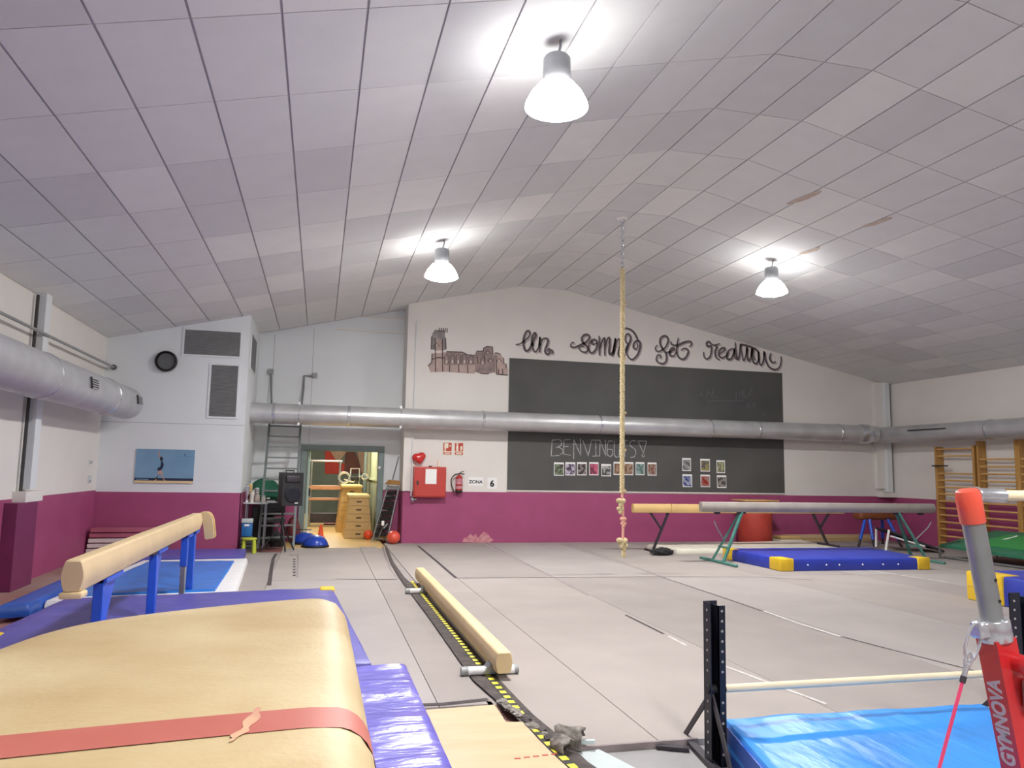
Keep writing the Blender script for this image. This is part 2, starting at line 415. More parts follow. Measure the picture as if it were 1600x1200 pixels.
for (xa, ya, xb, yb_) in ((6.50, 9.54, 6.60, 8.86), (7.72, 9.46, 7.78, 8.9), (7.69, 10.98, 7.75, 10.48)):
    pts = []; W2 = .085
    for i in range(16):
        a = 2*math.pi*i/16; t = .5+.5*math.cos(a); r = random.uniform(.75, 1.1)
        x = xa+(xb-xa)*t+W2*math.sin(a)*r*(1 if math.sin(a) > 0 else .35); y = ya+(yb_-ya)*t
        pts.append((x, y, onR(x)-.004))
    MB().add(pts, [tuple(range(16))]).build('peeled_paint', 'peel', ceiling, smooth=False)
# ---- floors
fl = MB().bb(XL-.2, XR+.2, YF-.2, YD+.2, -.15, -.05)
floor = struct('floor', fl, 'concrete')
struct('floor_screed', MB().bb(-.9, XR, YF, 4.5, -.05, -.035), 'grey_floor', floor)
def carpet(x0, x1, y0, y1, m):
    struct('carpet_strip', MB().bb(x0+.003, x1-.003, y0, y1, -.05, 0), m, floor)
cm = ['carpet_a', 'carpet_b', 'carpet_c']
xs = [2.05, 3.5, 5.2, 6.9, 8.6, 9.38, 11.0, 12.6, XR-.01]
carpet(1.40, 2.05, 4.39, YB-.01, 'carpet_a')
for i in range(len(xs)-1):
    ysm = 11.25-.09*(i) if i < 4 else 10.9
    carpet(xs[i], xs[i+1], 4.39, ysm-.004, cm[i % 3]); carpet(xs[i], xs[i+1], ysm+.004, YB-.01, cm[(i+1) % 3])
carpet(-2.75, -.62, 4.6, 15.0, 'carpet_b'); carpet(-.62, .86, 5.3, 11.31, 'carpet_c'); carpet(-.62, .86, 11.32, 15.72, 'carpet_a')
carpet(.86, 1.2, 5.3, 11.31, 'carpet_b'); carpet(.86, 1.2, 11.32, 15.9, 'carpet_a')
struct('carpet_underlay', MB().bb(-2.75, 1.24, 4.3, 5.4, -.05, -.012), 'carpet_c', floor)
def seam(pts, w, m, z=.002):
    P = [Vector(p) for p in pts]; mb = MB(); k = 0; vs = []; fs = []
    for i in range(len(P)):
        t = P[min(i+1, len(P)-1)]-P[max(i-1, 0)]; t.normalize(); ww = w[i] if isinstance(w, (list, tuple)) else w
        n_ = Vector((-t.y, t.x))*ww/2
        vs += [(P[i].x+n_.x, P[i].y+n_.y, z), (P[i].x-n_.x, P[i].y-n_.y, z)]
    fs = [(2*i, 2*i+1, 2*i+3, 2*i+2) for i in range(len(P)-1)]
    mb.add(vs, fs); return struct('floor_seam', mb, m, floor)
seam([(2.06, 16.0), (2.05, 13.5), (2.03, 11.28)], .05, 'seam')
seam([(2.03, 11.3), (3.4, 11.2), (5.2, 11.05), (6.8, 10.85), (7.45, 10.45)], .025, 'seam')
seam([(3.62, 16.5), (3.52, 12), (3.5, 11.1), (3.45, 9.5)], .035, 'seam_faint')
seam([(3.42, 8.2), (3.41, 7.2)], .03, 'seam')
seam([(5.35, 16), (5.28, 12.1), (5.22, 11)], .03, 'seam_faint')
seam([(5.2, 11), (5.16, 9), (5.1, 7.1), (5.25, 6.2), (5.4, 5.4)], .022, 'seam')
seam([(5.16, 8.2), (5.12, 7.4), (5.14, 6.8)], .05, 'chalk_line', .003)
seam([(9.2, 11.5), (9.36, 10.6), (9.47, 9.97)], .05, 'chalk_line', .003)
seam([(3.36, 5.97), (3.45, 5.4), (3.54, 4.86)], .03, 'chalk_line', .003)
seam([(3.41, 7.1), (3.40, 6.7)], .03, 'chalk_line', .003)
seam([(-.69, 14.75), (-.7, 14), (-.66, 12.8), (-.58, 10.9)], .055, 'seam')
seam([(-.30, 14.5), (-.27, 13.2), (-.24, 11.6)], .03, 'seam_faint')
for k in range(7): seam([(-.35+.01*k, 13.9-.33*k), (-.34+.01*k, 13.75-.33*k)], .04, 'seam', .003)
seam([(-.45, 14.5), (-.3, 14.52)], .05, 'seam', .003)
seam([(.3, 11.4), (.75, 11.3), (1.15, 11.25)], .03, 'seam', .003)
seam([(.6, 5.36), (.9, 5.35), (1.22, 5.4)], .06, 'seam', .003)
struct('carpet_underlay', MB().bb(1.18, 1.41, 5.3, 16.2, -.05, -.012), 'carpet_b', floor)
gl = [(1.40, 16.1), (1.33, 14.6), (1.27, 13.2), (1.25, 11.5), (1.27, 10.4), (1.30, 8.5), (1.31, 7), (1.31, 5.9), (1.345, 5.4), (1.375, 5.0), (1.42, 4.5), (1.46, 3.9), (1.5, 3.4)]
MBg = MB(); vs_ = []
gw = [.04, .05, .06, .08, .12, .16, .19, .2, .16, .13, .15, .14, .14]
strip = seam(gl, gw, 'rubber', .004); strip.name = 'rubber_gap_strip'
seam([(1.34, 16), (1.22, 13.6), (1.16, 12.4), (1.17, 11.4)], .025, 'seam_faint', .003)
struct('screed_edge', MB().bb(1.42, 2.3, 4.385, 4.405, -.05, .004), 'seam_faint', floor)
WORDS={
 'un':[[(4.22,4.44),(4.33,4.47),(4.4,4.53),(4.5,4.61),(4.55,4.7),(4.53,4.78),(4.48,4.77),(4.43,4.69),(4.4,4.54),(4.42,4.38),(4.47,4.31),(4.54,4.35),(4.59,4.45),(4.64,4.57),(4.69,4.67),(4.68,4.74),(4.64,4.71),(4.6,4.59),(4.61,4.43),(4.65,4.32),(4.7,4.31),(4.76,4.4),(4.78,4.54),(4.79,4.66)],[(4.79,4.66),(4.79,4.48),(4.79,4.29)],[(4.8,4.46),(4.86,4.6),(4.93,4.63),(4.99,4.6),(4.96,4.47),(4.92,4.35),(4.95,4.27),(5.0,4.27),(5.04,4.32),(5.03,4.39),(4.99,4.37),(4.99,4.32)],[(5.06,4.38),(5.1,4.33),(5.08,4.27)]],
 'somni':[[(5.63,4.56),(5.58,4.57),(5.54,4.51),(5.56,4.46),(5.66,4.47),(5.78,4.53),(5.89,4.58),(5.97,4.66),(6.0,4.73),(5.95,4.78),(5.86,4.76),(5.81,4.68),(5.84,4.58),(5.93,4.51),(5.96,4.43),(5.91,4.36),(5.8,4.38),(5.74,4.46),(5.8,4.5),(5.88,4.49)],[(6.07,4.66),(6.0,4.59),(5.98,4.45),(6.04,4.35),(6.13,4.4),(6.19,4.52),(6.18,4.64),(6.09,4.67),(6.05,4.59),(6.1,4.56),(6.2,4.6)],[(6.24,4.77),(6.25,4.54),(6.25,4.3)],[(6.26,4.49),(6.33,4.68),(6.38,4.71),(6.38,4.51),(6.38,4.3)],[(6.39,4.51),(6.45,4.71),(6.5,4.73),(6.5,4.56),(6.49,4.4),(6.52,4.34),(6.58,4.4),(6.63,4.57),(6.65,4.74)],[(6.65,4.74),(6.62,4.57),(6.57,4.3)],[(6.65,4.53),(6.7,4.69),(6.75,4.72),(6.76,4.58),(6.72,4.37),(6.77,4.29),(6.83,4.3),(6.87,4.38),(6.94,4.54),(7.02,4.69),(7.03,4.79),(6.98,4.86),(6.92,4.83),(6.89,4.72),(6.94,4.64),(6.98,4.59)],[(6.96,4.57),(6.93,4.42),(6.98,4.3),(7.07,4.25),(7.17,4.32),(7.25,4.46),(7.28,4.62),(7.25,4.7),(7.16,4.69),(7.11,4.62),(7.11,4.54),(7.16,4.5),(7.21,4.56),(7.21,4.65)],[(6.85,5.0),(7.0,4.98),(7.12,4.9),(7.19,4.78),(7.23,4.7)]],
 'fet':[[(7.73,4.64),(7.67,4.57),(7.7,4.49),(7.83,4.51),(7.94,4.61),(8.0,4.75),(7.98,4.84),(7.9,4.87),(7.81,4.81),(7.79,4.69),(7.85,4.56),(7.93,4.47),(7.96,4.36),(7.94,4.25),(7.86,4.19),(7.74,4.22),(7.69,4.3),(7.74,4.4),(7.81,4.38),(7.79,4.31)],[(7.94,4.47),(8.05,4.49),(8.16,4.56),(8.11,4.59),(8.04,4.5),(8.05,4.4),(8.15,4.4),(8.22,4.51)],[(8.27,4.85),(8.24,4.69),(8.22,4.51),(8.27,4.38),(8.36,4.33),(8.46,4.37),(8.53,4.51),(8.5,4.58),(8.41,4.59),(8.34,4.54)],[(8.07,4.75),(8.1,4.67),(8.24,4.66),(8.44,4.75),(8.59,4.77),(8.62,4.71),(8.56,4.64)]],
 'realitat':[[(8.94,4.54),(8.95,4.42),(9.02,4.37),(9.11,4.43),(9.15,4.59),(9.14,4.7),(9.05,4.68),(9.02,4.76),(9.08,4.8),(9.15,4.75),(9.22,4.72),(9.39,4.77)],[(9.22,4.72),(9.3,4.69),(9.25,4.57),(9.27,4.43),(9.37,4.36)],[(9.35,4.51),(9.47,4.58),(9.52,4.65),(9.46,4.67),(9.37,4.6),(9.35,4.48),(9.42,4.42),(9.54,4.47),(9.62,4.57)],[(9.74,4.67),(9.62,4.61),(9.56,4.5),(9.59,4.39),(9.7,4.43),(9.76,4.58),(9.77,4.67),(9.78,4.46),(9.83,4.4)],[(9.8,4.83),(9.81,4.62),(9.85,4.41),(9.9,4.47),(9.93,4.7),(9.94,4.79)],[(9.94,4.79),(9.97,4.59),(10.02,4.38),(10.09,4.53),(10.12,4.73),(10.12,4.55),(10.16,4.38),(10.23,4.49),(10.26,4.72),(10.25,4.53),(10.29,4.36),(10.38,4.33),(10.44,4.45),(10.42,4.63),(10.33,4.68),(10.29,4.56),(10.34,4.4)],[(9.93,4.79),(10.13,4.76),(10.38,4.7)],[(10.43,4.66),(10.44,4.41),(10.5,4.29),(10.57,4.41),(10.6,4.64),(10.63,4.44),(10.73,4.26),(10.89,4.2),(11.02,4.27),(11.07,4.44),(11.06,4.55)],[(10.79,4.61),(10.75,4.49),(10.81,4.38),(10.92,4.4)]],
}
CHALK=[[(5.11,2.29),(5.09,1.93)],[(5.11,2.29),(5.28,2.31),(5.34,2.27),(5.33,2.18),(5.21,2.12)],[(5.26,2.14),(5.36,2.09),(5.37,2.01),(5.28,1.95),(5.09,1.93)],[(5.55,2.32),(5.39,2.3),(5.39,1.98),(5.56,1.96)],[(5.39,2.15),(5.5,2.16)],[(5.63,1.87),(5.63,2.32),(5.8,1.95),(5.79,2.34)],[(5.85,2.3),(5.98,1.95),(6.06,2.32)],[(6.05,2.32),(6.27,2.32)],[(6.16,2.32),(6.17,1.96)],[(6.08,1.95),(6.27,1.96)],[(6.26,1.96),(6.27,2.32),(6.41,1.96),(6.4,2.33)],[(6.58,2.31),(6.48,2.31),(6.44,2.2),(6.45,1.99),(6.52,1.94),(6.58,2.0),(6.58,2.11),(6.46,2.12)],[(6.62,2.32),(6.62,2.0),(6.66,1.94),(6.74,1.95),(6.76,2.33)],[(6.78,2.33),(6.96,2.33)],[(6.88,2.33),(6.88,1.95)],[(7.17,2.32),(7.08,2.34),(7.01,2.3),(7.01,2.22),(7.15,2.12),(7.16,2.03),(7.11,1.95),(7.02,1.94)],[(7.21,2.33),(7.43,2.33),(7.35,2.05),(7.21,2.33)],[(7.38,2.0),(7.37,1.97),(7.34,1.96),(7.32,1.97),(7.31,2.0),(7.32,2.02),(7.34,2.03),(7.37,2.02),(7.38,2.0)]]
SCRIB=[[(8.82,3.46),(8.86,3.53),(8.89,3.45)],[(8.98,3.38),(9.01,3.61),(9.04,3.49),(9.09,3.59),(9.12,3.45),(9.19,3.67),(9.15,3.39)],[(9.21,3.45),(9.29,3.43)],[(9.79,3.6),(9.79,3.39)],[(9.87,3.43),(9.95,3.65),(9.96,3.43),(10.01,3.69),(10.02,3.46),(10.1,3.49),(10.22,3.69),(10.23,3.52)],[(8.99,3.35),(9.98,3.38)],[(10.1,3.16),(10.11,3.34),(10.17,3.21)],[(10.22,3.22),(10.3,3.37),(10.32,3.2)],[(10.48,3.04),(10.63,3.11)]]
MURAL={'tower_low':[(2.31,4.13),(2.63,4.18),(2.64,3.74),(2.4,3.72),(2.29,3.71),(2.23,3.85),(2.31,3.94)],'tower_up':[(2.28,4.51),(2.6,4.5),(2.62,4.24),(2.53,4.21),(2.29,4.22)],'tower_light':[(2.37,4.47),(2.53,4.47),(2.53,4.21),(2.38,4.2)],'tower_top':[(2.31,4.59),(2.36,4.67),(2.58,4.67),(2.59,4.5),(2.29,4.51)],'nave':[(2.63,4.19),(2.99,4.2),(3.1,4.15),(3.28,4.14),(3.29,3.93),(2.6,3.89)],'nave_low':[(2.6,3.89),(3.29,3.93),(3.29,3.73),(2.91,3.73),(2.61,3.74)],'east':[(3.28,4.17),(3.31,4.24),(3.47,4.25),(3.47,4.31),(3.54,4.36),(3.68,4.36),(3.69,4.18),(3.71,3.78),(3.6,3.74),(3.41,3.74),(3.29,3.77)],'east2':[(3.7,4.18),(3.77,4.23),(3.87,4.2),(3.94,4.12),(3.94,3.99),(4.01,3.98),(4.05,3.84),(4.05,3.73),(3.8,3.74),(3.71,3.78)]}
MLINES=[[(2.29,4.51),(2.29,4.22)],[(2.6,4.5),(2.62,4.24)],[(2.31,4.13),(2.31,3.94),(2.23,3.85)],[(2.37,4.47),(2.4,3.73)],[(2.53,4.47),(2.56,3.74)],[(2.31,4.0),(2.45,4.05),(2.6,4.04)],[(2.63,4.19),(2.99,4.2),(3.1,4.15),(3.28,4.14)],[(3.31,4.24),(3.47,4.25)],[(3.47,4.25),(3.47,4.31),(3.54,4.36),(3.68,4.36),(3.69,4.18)],[(3.71,4.17),(3.73,3.78)],[(3.76,4.17),(3.79,3.73)],[(3.72,4.21),(3.77,4.23),(3.87,4.2)],[(3.94,4.12),(3.95,3.99),(4.01,3.98),(4.0,3.9)],[(3.49,4.17),(3.51,3.97)],[(3.8,3.74),(4.05,3.73)],[(3.41,3.74),(3.6,3.74)],[(2.91,3.91),(2.92,3.74)],[(3.11,3.92),(3.13,3.73)],[(2.71,3.9),(2.71,3.74)],[(3.32,4.14),(3.36,3.96)],[(3.83,3.86),(3.83,3.75)],[(3.92,3.87),(3.93,3.74)]]
MWIN=[(2.64,4.14,3.92),(2.77,4.14,3.93),(2.9,4.16,3.93),(3.04,4.17,3.94),(3.19,4.14,3.95),(2.41,4.38,4.3),(3.46,4.12,3.95),(3.64,4.12,4.01),(3.57,4.28,4.2),(3.84,4.11,4.02)]
# ---- corridor seen through the doorway
cf = MB().bb(-2.2, 3.2, YD+.15, 27.4, -.15, -.002)
cfo = struct('floor_corridor', cf, 'corridor_floor')
struct('threshold_sheet', MB().bb(-.62, 1.36, 15.74, YD+.16, -.05, -.001), 'corridor_floor', cfo)
struct('wall_corridor_back', MB().bb(-2.2, 3.2, 27.2, 27.4, -.05, 3), 'mural_teal')
wcb = bpy.data.objects['wall_corridor_back']
for poly, m in (([(.15, 2.9), (.3, 2.2), (.62, 1.72), (.85, 1.72), (.85, 1.35), (.2, 1.35)], 'mural_red'), ([(.15, 2.9), (.3, 2.2), (.62, 1.72), (.95, 2.2), (1.2, 2.9)], 'mural_tan'),
                ([(.85, 1.35), (.85, 2.05), (1.05, 2.35), (1.3, 1.9), (1.45, 1.4)], 'mural_maroon'), ([(1.2, 2.4), (1.3, 2.9), (1.9, 2.9), (1.75, 1.4), (1.45, 1.4)], 'mural_tan')):
    struct('painted_triangle', MB().prism(poly, 27.18, 27.2), m, wcb)
struct('wall_corridor_right', MB().bb(1.34, 1.5, 17.7, 22.3, -.05, 3), 'grey_green_wall')
wcr = bpy.data.objects['wall_corridor_right']
struct('upper_paint', MB().bb(1.335, 1.34, 17.7, 22.3, 1.3, 3), 'pale_green_wall', wcr)
struct('wall_rail', MB().bb(1.30, 1.34, 17.7, 22.3, 1.28, 1.33), 'pale_green_wall', wcr)
struct('wall_corridor_left', MB().bb(-2.3, -2.2, YD+.15, 27.4, -.05, 3), 'mural_teal')
struct('wall_corridor_side', MB().bb(3.2, 3.3, YD+.15, 27.4, -.05, 3), 'mural_teal')
struct('ceiling_corridor', MB().bb(-2.3, 3.3, YD+.15, 27.4, 3, 3.1), 'white_wall')
dr = sempty('door_1', (.5, YD, 0))
for x0, x1, z0, z1 in ((-.40, -.27, -.03, 1.942), (1.27, 1.40, -.03, 1.942), (-.40, 1.40, 1.942, 2.07)):
    struct('door_frame', MB().rb(x0, x1, YD-.05, YD+.2, z0, z1, .008, 1), 'steel_green', dr)
leaf = struct('door_leaf', MB().rb(-.255, -.205, YD+.21, YD+1.0, .01, 1.93, .006, 1), 'door_leaf', dr)
struct('door_handle', MB().bb(-.206, -.17, YD+.3, YD+.36, .95, 1.12).bb(-.18, -.16, YD+.3, YD+.48, 1.03, 1.06), 'black', leaf)
struct('door_leaf_edge', MB().rb(1.16, 1.22, 20.6, 20.9, .0, 2.3, .006, 1), 'steel_green', dr)
struct('floor_bolt', MB().lathe([(0, 0), (.03, 0), (.03, .02), (0, .02)], (1.3, YD-.06, 1.6), 10, 'y'), 'clip', dr)
# corridor light fitting
cl_ = thing('corridor_light', (.4, 19.6, 2.9), 'fluorescent light fitting on the corridor ceiling', 'light')
MB().rb(.1, .7, 18.6, 20.6, 2.94, 2.995, .01, 1).build('fitting_body', 'clip', cl_)
MB().rb(.15, .65, 18.65, 20.55, 2.90, 2.94, .01, 1).build('diffuser', 'tube_glow', cl_)

cl2_ = dup(cl_, (.4, 24.4, 2.9), 'added unseen fill light at the far end of the corridor ceiling')  # copy added out of view to brighten the dark corridor back wall

# ================================================================== DUCTS
def bands_x(par, c, r, xs_, m='band'):
    for x in xs_: MB().lathe([(r, -.03), (r+.012, -.02), (r+.012, .02), (r, .03)], (x, c[0], c[1]), 36, 'x').build('duct_band', m, par)
def duct_r(): return .21
d = thing('ventilation_duct', (5, 16.2, 2.66), 'long round galvanised duct crossing in front of the blackboard', 'duct')
MB().lathe([(.21, XBOX+.0), (.21, 13.0), (.2, 13.3), (.2, 13.41)], (0, 16.2, 2.655), 40, 'x').build('duct_pipe', 'galv', d)
bands_x(d, (16.2, 2.655), .21, (-.95, .55, 3.4, 6.1, 8.85, 10.1, 12.35))
MB().lathe([(.215, 12.95), (.24, 13.0), (.24, 13.2), (.215, 13.25)], (0, 16.2, 2.655), 40, 'x').build('duct_collar', 'band', d)
for x in (-.45, 1.62):
    h = MB().lathe([(.212, -.012), (.217, -.012), (.217, .012), (.212, .012)], (x, 16.2, 2.655), 36, 'x').build('hanger_strap', 'band', d)
    MB().bb(x-.025, x+.025, 16.1, 16.16, 2.85, 2.90).build('hanger_clip', 'clip', h)
    MB().bb(x-.02, x+.02, 16.06, 16.12, 2.43, 2.475).build('hanger_clip', 'clip', h)
d = thing('ventilation_duct', (13.45, 10, 2.65), 'round galvanised duct along the right wall above the wall bars', 'duct')
MB().lathe([(.2, -5.9), (.2, 16.35), (.16, 16.42), (0, 16.42)], (13.62, 0, 2.63), 40, 'y').build('duct_pipe', 'galv_y', d)
for y in (13.0, 10.2, 7.4): MB().lathe([(.2, -.03), (.212, -.02), (.212, .02), (.2, .03)], (13.62, y, 2.63), 36, 'y').build('duct_band', 'band', d)
MB().bb(13.4, 13.425, 14.0, 15.1, 2.68, 2.71).build('slot_diffuser', 'tiny_dark', d)
d = thing('ventilation_duct', (-3.36, 8, 2.65), 'round grey duct with small grilles along the left wall', 'duct')
MB().lathe([(.28, -5.9), (.28, 14.55), (.27, 14.7), (.2, 14.78), (0, 14.8)], (-3.36, 0, 2.645), 44, 'y').build('duct_pipe', 'galv_y', d)
for y in (5.9, 10.3, 13.1): MB().lathe([(.28, -.02), (.29, -.012), (.29, .012), (.28, .02)], (-3.36, y, 2.645), 40, 'y').build('duct_band', 'band', d)
for y in (11.6, 14.35):
    a = math.radians(8); n_ = Vector((math.cos(a), 0, math.sin(a))); c = Vector((-3.36, y, 2.645))+n_*.282
    g = MB().bb(-.012, .012, -.16, .16, -.075, .075).xf(Matrix.Translation(c) @ Matrix.Rotation(-a, 4, 'Y')).build('duct_grille', 'galv_y', d)
    for k in range(4):
        MB().bb(.006, .02, -.13, .15, -.05+.033*k-.006, -.05+.033*k+.006).xf(Matrix.Translation(c) @ Matrix.Rotation(-a, 4, 'Y')).build('grille_slat', 'tiny_dark', g)
    MB().bb(.0, .02, -.18, -.155, -.08, .08).xf(Matrix.Translation(c) @ Matrix.Rotation(-a, 4, 'Y')).build('grille_lever', 'tiny_dark', g)

# ================================================================== LAMPS
def lamp(x, y, label, first=None):
    zc_ = zc(x)
    t = thing('pendant_lamp', (x, y, zc_), label, 'lamp', 'high bay lamps under the ceiling')
    zb = zc_-.60
    MB().tube([(x+.03, y, zc_+.02), (x+.03, y, zc_-.05), (x, y, zc_-.16)], .012, 8).build('suspension_hook', 'lamp_housing', t)
    MB().lathe([(0, zb+.45), (.10, zb+.45), (.115, zb+.43), (.118, zb+.26), (.105, zb+.235), (0, zb+.235)], (x, y, 0), 28).build('ballast_housing', 'lamp_housing', t)
    MB().lathe([(.0, zb+.235), (.10, zb+.232), (.15, zb+.2), (.215, zb+.12), (.26, zb+.03), (.265, zb)], (x, y, 0), 32).build('glass_refractor', 'lamp_side', t)
    MB().lathe([(.263, zb), (.2, zb-.03), (.1, zb-.045), (0, zb-.05)], (x, y, 0), 32).build('lamp_lens', 'lamp_glow', t)
    return t
lamp(1.735, 11.67, 'lit high bay lamp hanging in front of the cathedral mural')
lamp(7.53, 11.52, 'lit high bay lamp hanging near the peeling ceiling patches')
lamp(1.79, 5.80, 'lit high bay lamp hanging over the long low floor beam')
lamp(1.75, -.2, 'lit high bay lamp over the vaulting table approach')
lamp(7.55, -.2, 'lit high bay lamp over the floor behind the horizontal bars')

# ================================================================== BLACK BOARD, MURALS
YS = YB-.03
bbd = thing('blackboard', (7.58, YB, 1.15), 'wide black chalkboard on the white wall with chalk greeting', 'blackboard')
MB().bb(4.08, 11.08, YB-.022, YB-.001, 1.155, 4.125).build('board_panel', 'board', bbd, smooth=False)
MB().bb(4.08, 11.08, YB-.03, YB-.001, 1.125, 1.155).build('bottom_ledge', 'bench_white', bbd, smooth=False)
ck = MB()
for s in CHALK:
    for a_, b_ in zip(s, s[1:]): ck.ribbon([a_, b_], .02, YB-.0245)
ck.build('chalk_lettering', 'chalk', bbd, smooth=False, recalc=False)
ck = MB()
for s in SCRIB:
    for a_, b_ in zip(s, s[1:]): ck.ribbon([a_, b_], .02, YB-.0245)
ck.build('chalk_smudges', 'chalk_faint', bbd, smooth=False, recalc=False)['kind'] = 'stuff'
let = thing('painted_lettering', (7.6, YB, 4.2), 'dark curly hand-painted lettering on the wall above the blackboard', 'lettering')
for k, ss in WORDS.items():
    mb = MB(); sh = MB()
    for s in ss:
        p = [(q.x, q.y) for q in smoothpts(s, 5)]
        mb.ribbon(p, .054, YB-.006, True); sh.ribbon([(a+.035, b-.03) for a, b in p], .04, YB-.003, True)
    w = mb.build('painted_word', 'paint_dark', let, smooth=False, recalc=False)
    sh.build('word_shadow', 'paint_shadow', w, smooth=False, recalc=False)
mu = thing('cathedral_mural', (3.1, YB, 3.75), 'brown and grey cathedral mural painted on the white wall', 'mural')
mm = dict(tower_low='mural_pink', tower_up='mural_grey', tower_light='mural_pink', tower_top='mural_grey', nave='mural_brown', nave_low='mural_pink', east='mural_brown', east2='mural_pink')
nm = dict(tower_low='painted_tower', tower_up='painted_tower', tower_light='painted_tower', tower_top='painted_battlement', nave='painted_nave', nave_low='painted_nave', east='painted_transept', east2='painted_chapel')
for i, (k, poly) in enumerate(MURAL.items()):
    MB().add([(x, YB-.002-.0008*i, z) for x, z in poly], [tuple(range(len(poly)))]).build(nm[k], mm[k], mu, smooth=False)
ml = MB()
for s in MLINES: ml.ribbon(s, .022, YB-.011)
for (x, z0, z1) in MWIN:
    w = .05
    ml.ribbon([(x-w, z1), (x-w, z0-.06), (x, z0), (x+w, z0-.06), (x+w, z1)], .014, YB-.011)
for k in range(5):
    ml.ribbon([(2.45+.045*k, 4.62), (2.455+.045*k, 4.72)], .02, YB-.011)
ml.build('painted_outline', 'mural_line', mu, smooth=False, recalc=False)
for (x, z0, z1) in MWIN: MB().ribbon([(x, z1+.01), (x, z1+(z0-z1)*.35)], .03, YB-.012).build('painted_window_light', 'mural_light', mu, smooth=False, recalc=False)

# printed photographs on the board
PH = [(5.16, 1.79, .235, .3, (120, 140, 110), (70, 60, 55), 'printed photo with a pale green doorway on the blackboard'),
      (5.433, 1.80, .235, .3, (190, 180, 200), (60, 50, 70), 'printed photo of small dark figures on a pale lilac ground'),
      (5.71, 1.807, .235, .3, (150, 140, 140), (60, 50, 50), 'printed photo of a grey hall full of dark figures'),
      (6.005, 1.813, .225, .3, (200, 90, 120), (110, 50, 70), 'printed photo with a bright pinkish red interior'),
      (6.30, 1.775, .23, .28, (170, 170, 170), (70, 70, 70), 'curled black and white printed photo hanging slightly lower'),
      (6.602, 1.832, .49, .3, (170, 140, 120), (110, 84, 66), 'wide brownish printed photo, the only landscape print'),
      (7.15, 1.836, .22, .3, (140, 165, 160), (86, 110, 106), 'printed photo with a cool teal corridor'),
      (7.451, 1.834, .225, .305, (150, 140, 130), (130, 80, 60), 'printed photo with small orange spots beside the exclamation mark'),
      (8.337, 1.958, .225, .305, (160, 160, 160), (90, 90, 92), 'grey printed photo in the upper trio of the six-print block'),
      (8.81, 1.946, .235, .3, (90, 90, 86), (150, 140, 90), 'curling dark printed photo with a yellow lower band'),
      (9.236, 1.924, .225, .305, (110, 112, 96), (170, 170, 130), 'olive printed photo with a pale mat shape'),
      (8.342, 1.573, .235, .3, (170, 176, 190), (50, 60, 130), 'printed photo with a bright blue patch'),
      (8.81, 1.573, .235, .295, (150, 130, 120), (170, 60, 54), 'printed photo with a red diagonal stripe'),
      (9.24, 1.565, .235, .3, (150, 146, 140), (70, 66, 62), 'grey curling printed photo, lowest of the six-print block beside the olive one')]
for i, (x, z, w, h, c1, c2, lab) in enumerate(PH):
    t = thing('printed_photo', (x+w/2, YB-.03, z-h), lab, 'photo', 'printed photos pinned to the blackboard')
    curl = .03 if i in (4, 9, 11, 12, 13) else .006
    def sheet(inset, off, zt_, zb_):
        mb = MB(); n = 6; vs = []
        for k in range(n+1):
            u = k/n; xx = x+inset+(w-2*inset)*u; yy = YB-.027-curl*u*u-off
            vs += [(xx, yy, zt_), (xx, yy-curl*.4*(1-u), zb_)]
        mb.add(vs, [(2*k, 2*k+1, 2*k+3, 2*k+2) for k in range(n)]); return mb
    a = sheet(0, 0, z, z-h)
    a.build('paper_sheet', 'paper', t)
    mk = mat('photo_print_%d' % i, c1, .5, col2=c2, scale=17, detail=3, stretch=(1, 1, .7))
    for n_ in mk.node_tree.nodes:
        if n_.type == 'MAPPING': n_.inputs['Location'].default_value = (i*3.7, i*1.3, i*2.1)
        if n_.type == 'VALTORGB': n_.color_ramp.elements[0].position = .44; n_.color_ramp.elements[1].position = .56
    sheet(.014, .003, z-.04, z-h+.02).build('print_image', mk.name, t)
    if i == 12: MB().bar((x+.05, YB-.05, z-.09), (x+.17, YB-.055, z-.23), .006, .05, (0, 0, 1)).build('red_stripe', 'mural_red', t)

# ================================================================== SAFETY THINGS ON THE BACK WALL
def plate(x0, x1, z0, z1, m, par, name, y=YB-.012, t=.01):
    return MB().bb(x0, x1, y, y+t, z0, z1).build(name, m, par, smooth=False)
for i, (x0, lab) in enumerate(((2.61, 'red fire hose sign with a white hose panel pictogram'), (2.866, 'red fire extinguisher sign with white extinguisher pictogram'))):
    t = thing('fire_sign', (x0+.104, YB, 1.9), lab, 'sign', 'red fire equipment signs')
    plate(x0, x0+.207, 1.9, 2.18, 'cream', t, 'sign_plate')
    plate(x0+.012, x0+.195, 1.985, 2.17, 'red_sign', t, 'pictogram_field', YB-.014, .004)
    y = YB-.017
    if i == 0:
        MB().bb(x0+.035, x0+.12, y, y+.003, 2.05, 2.16).bb(x0+.04, x0+.07, y, y+.003, 1.99, 2.05).bb(x0+.15, x0+.165, y, y+.003, 2.08, 2.13).bb(x0+.135, x0+.18, y, y+.003, 2.098, 2.112).build('pictogram', 'cream', t, smooth=False)
    else:
        MB().bb(x0+.04, x0+.09, y, y+.003, 1.995, 2.11).bb(x0+.05, x0+.08, y, y+.003, 2.115, 2.15).bb(x0+.03, x0+.1, y, y+.003, 2.15, 2.16).prism([(x0+.13, 2.0), (x0+.16, 2.0), (x0+.18, 2.06), (x0+.165, 2.12), (x0+.145, 2.09), (x0+.125, 2.1), (x0+.135, 2.05)], y, y+.003).build('pictogram', 'cream', t, smooth=False)
    plate(x0+.012, x0+.195, 1.915, 1.965, 'red_sign', t, 'caption_field', YB-.014, .004)
    MB().bb(x0+.04, x0+.165, y, y+.003, 1.93, 1.95).build('caption_line', 'cream', t, smooth=False)
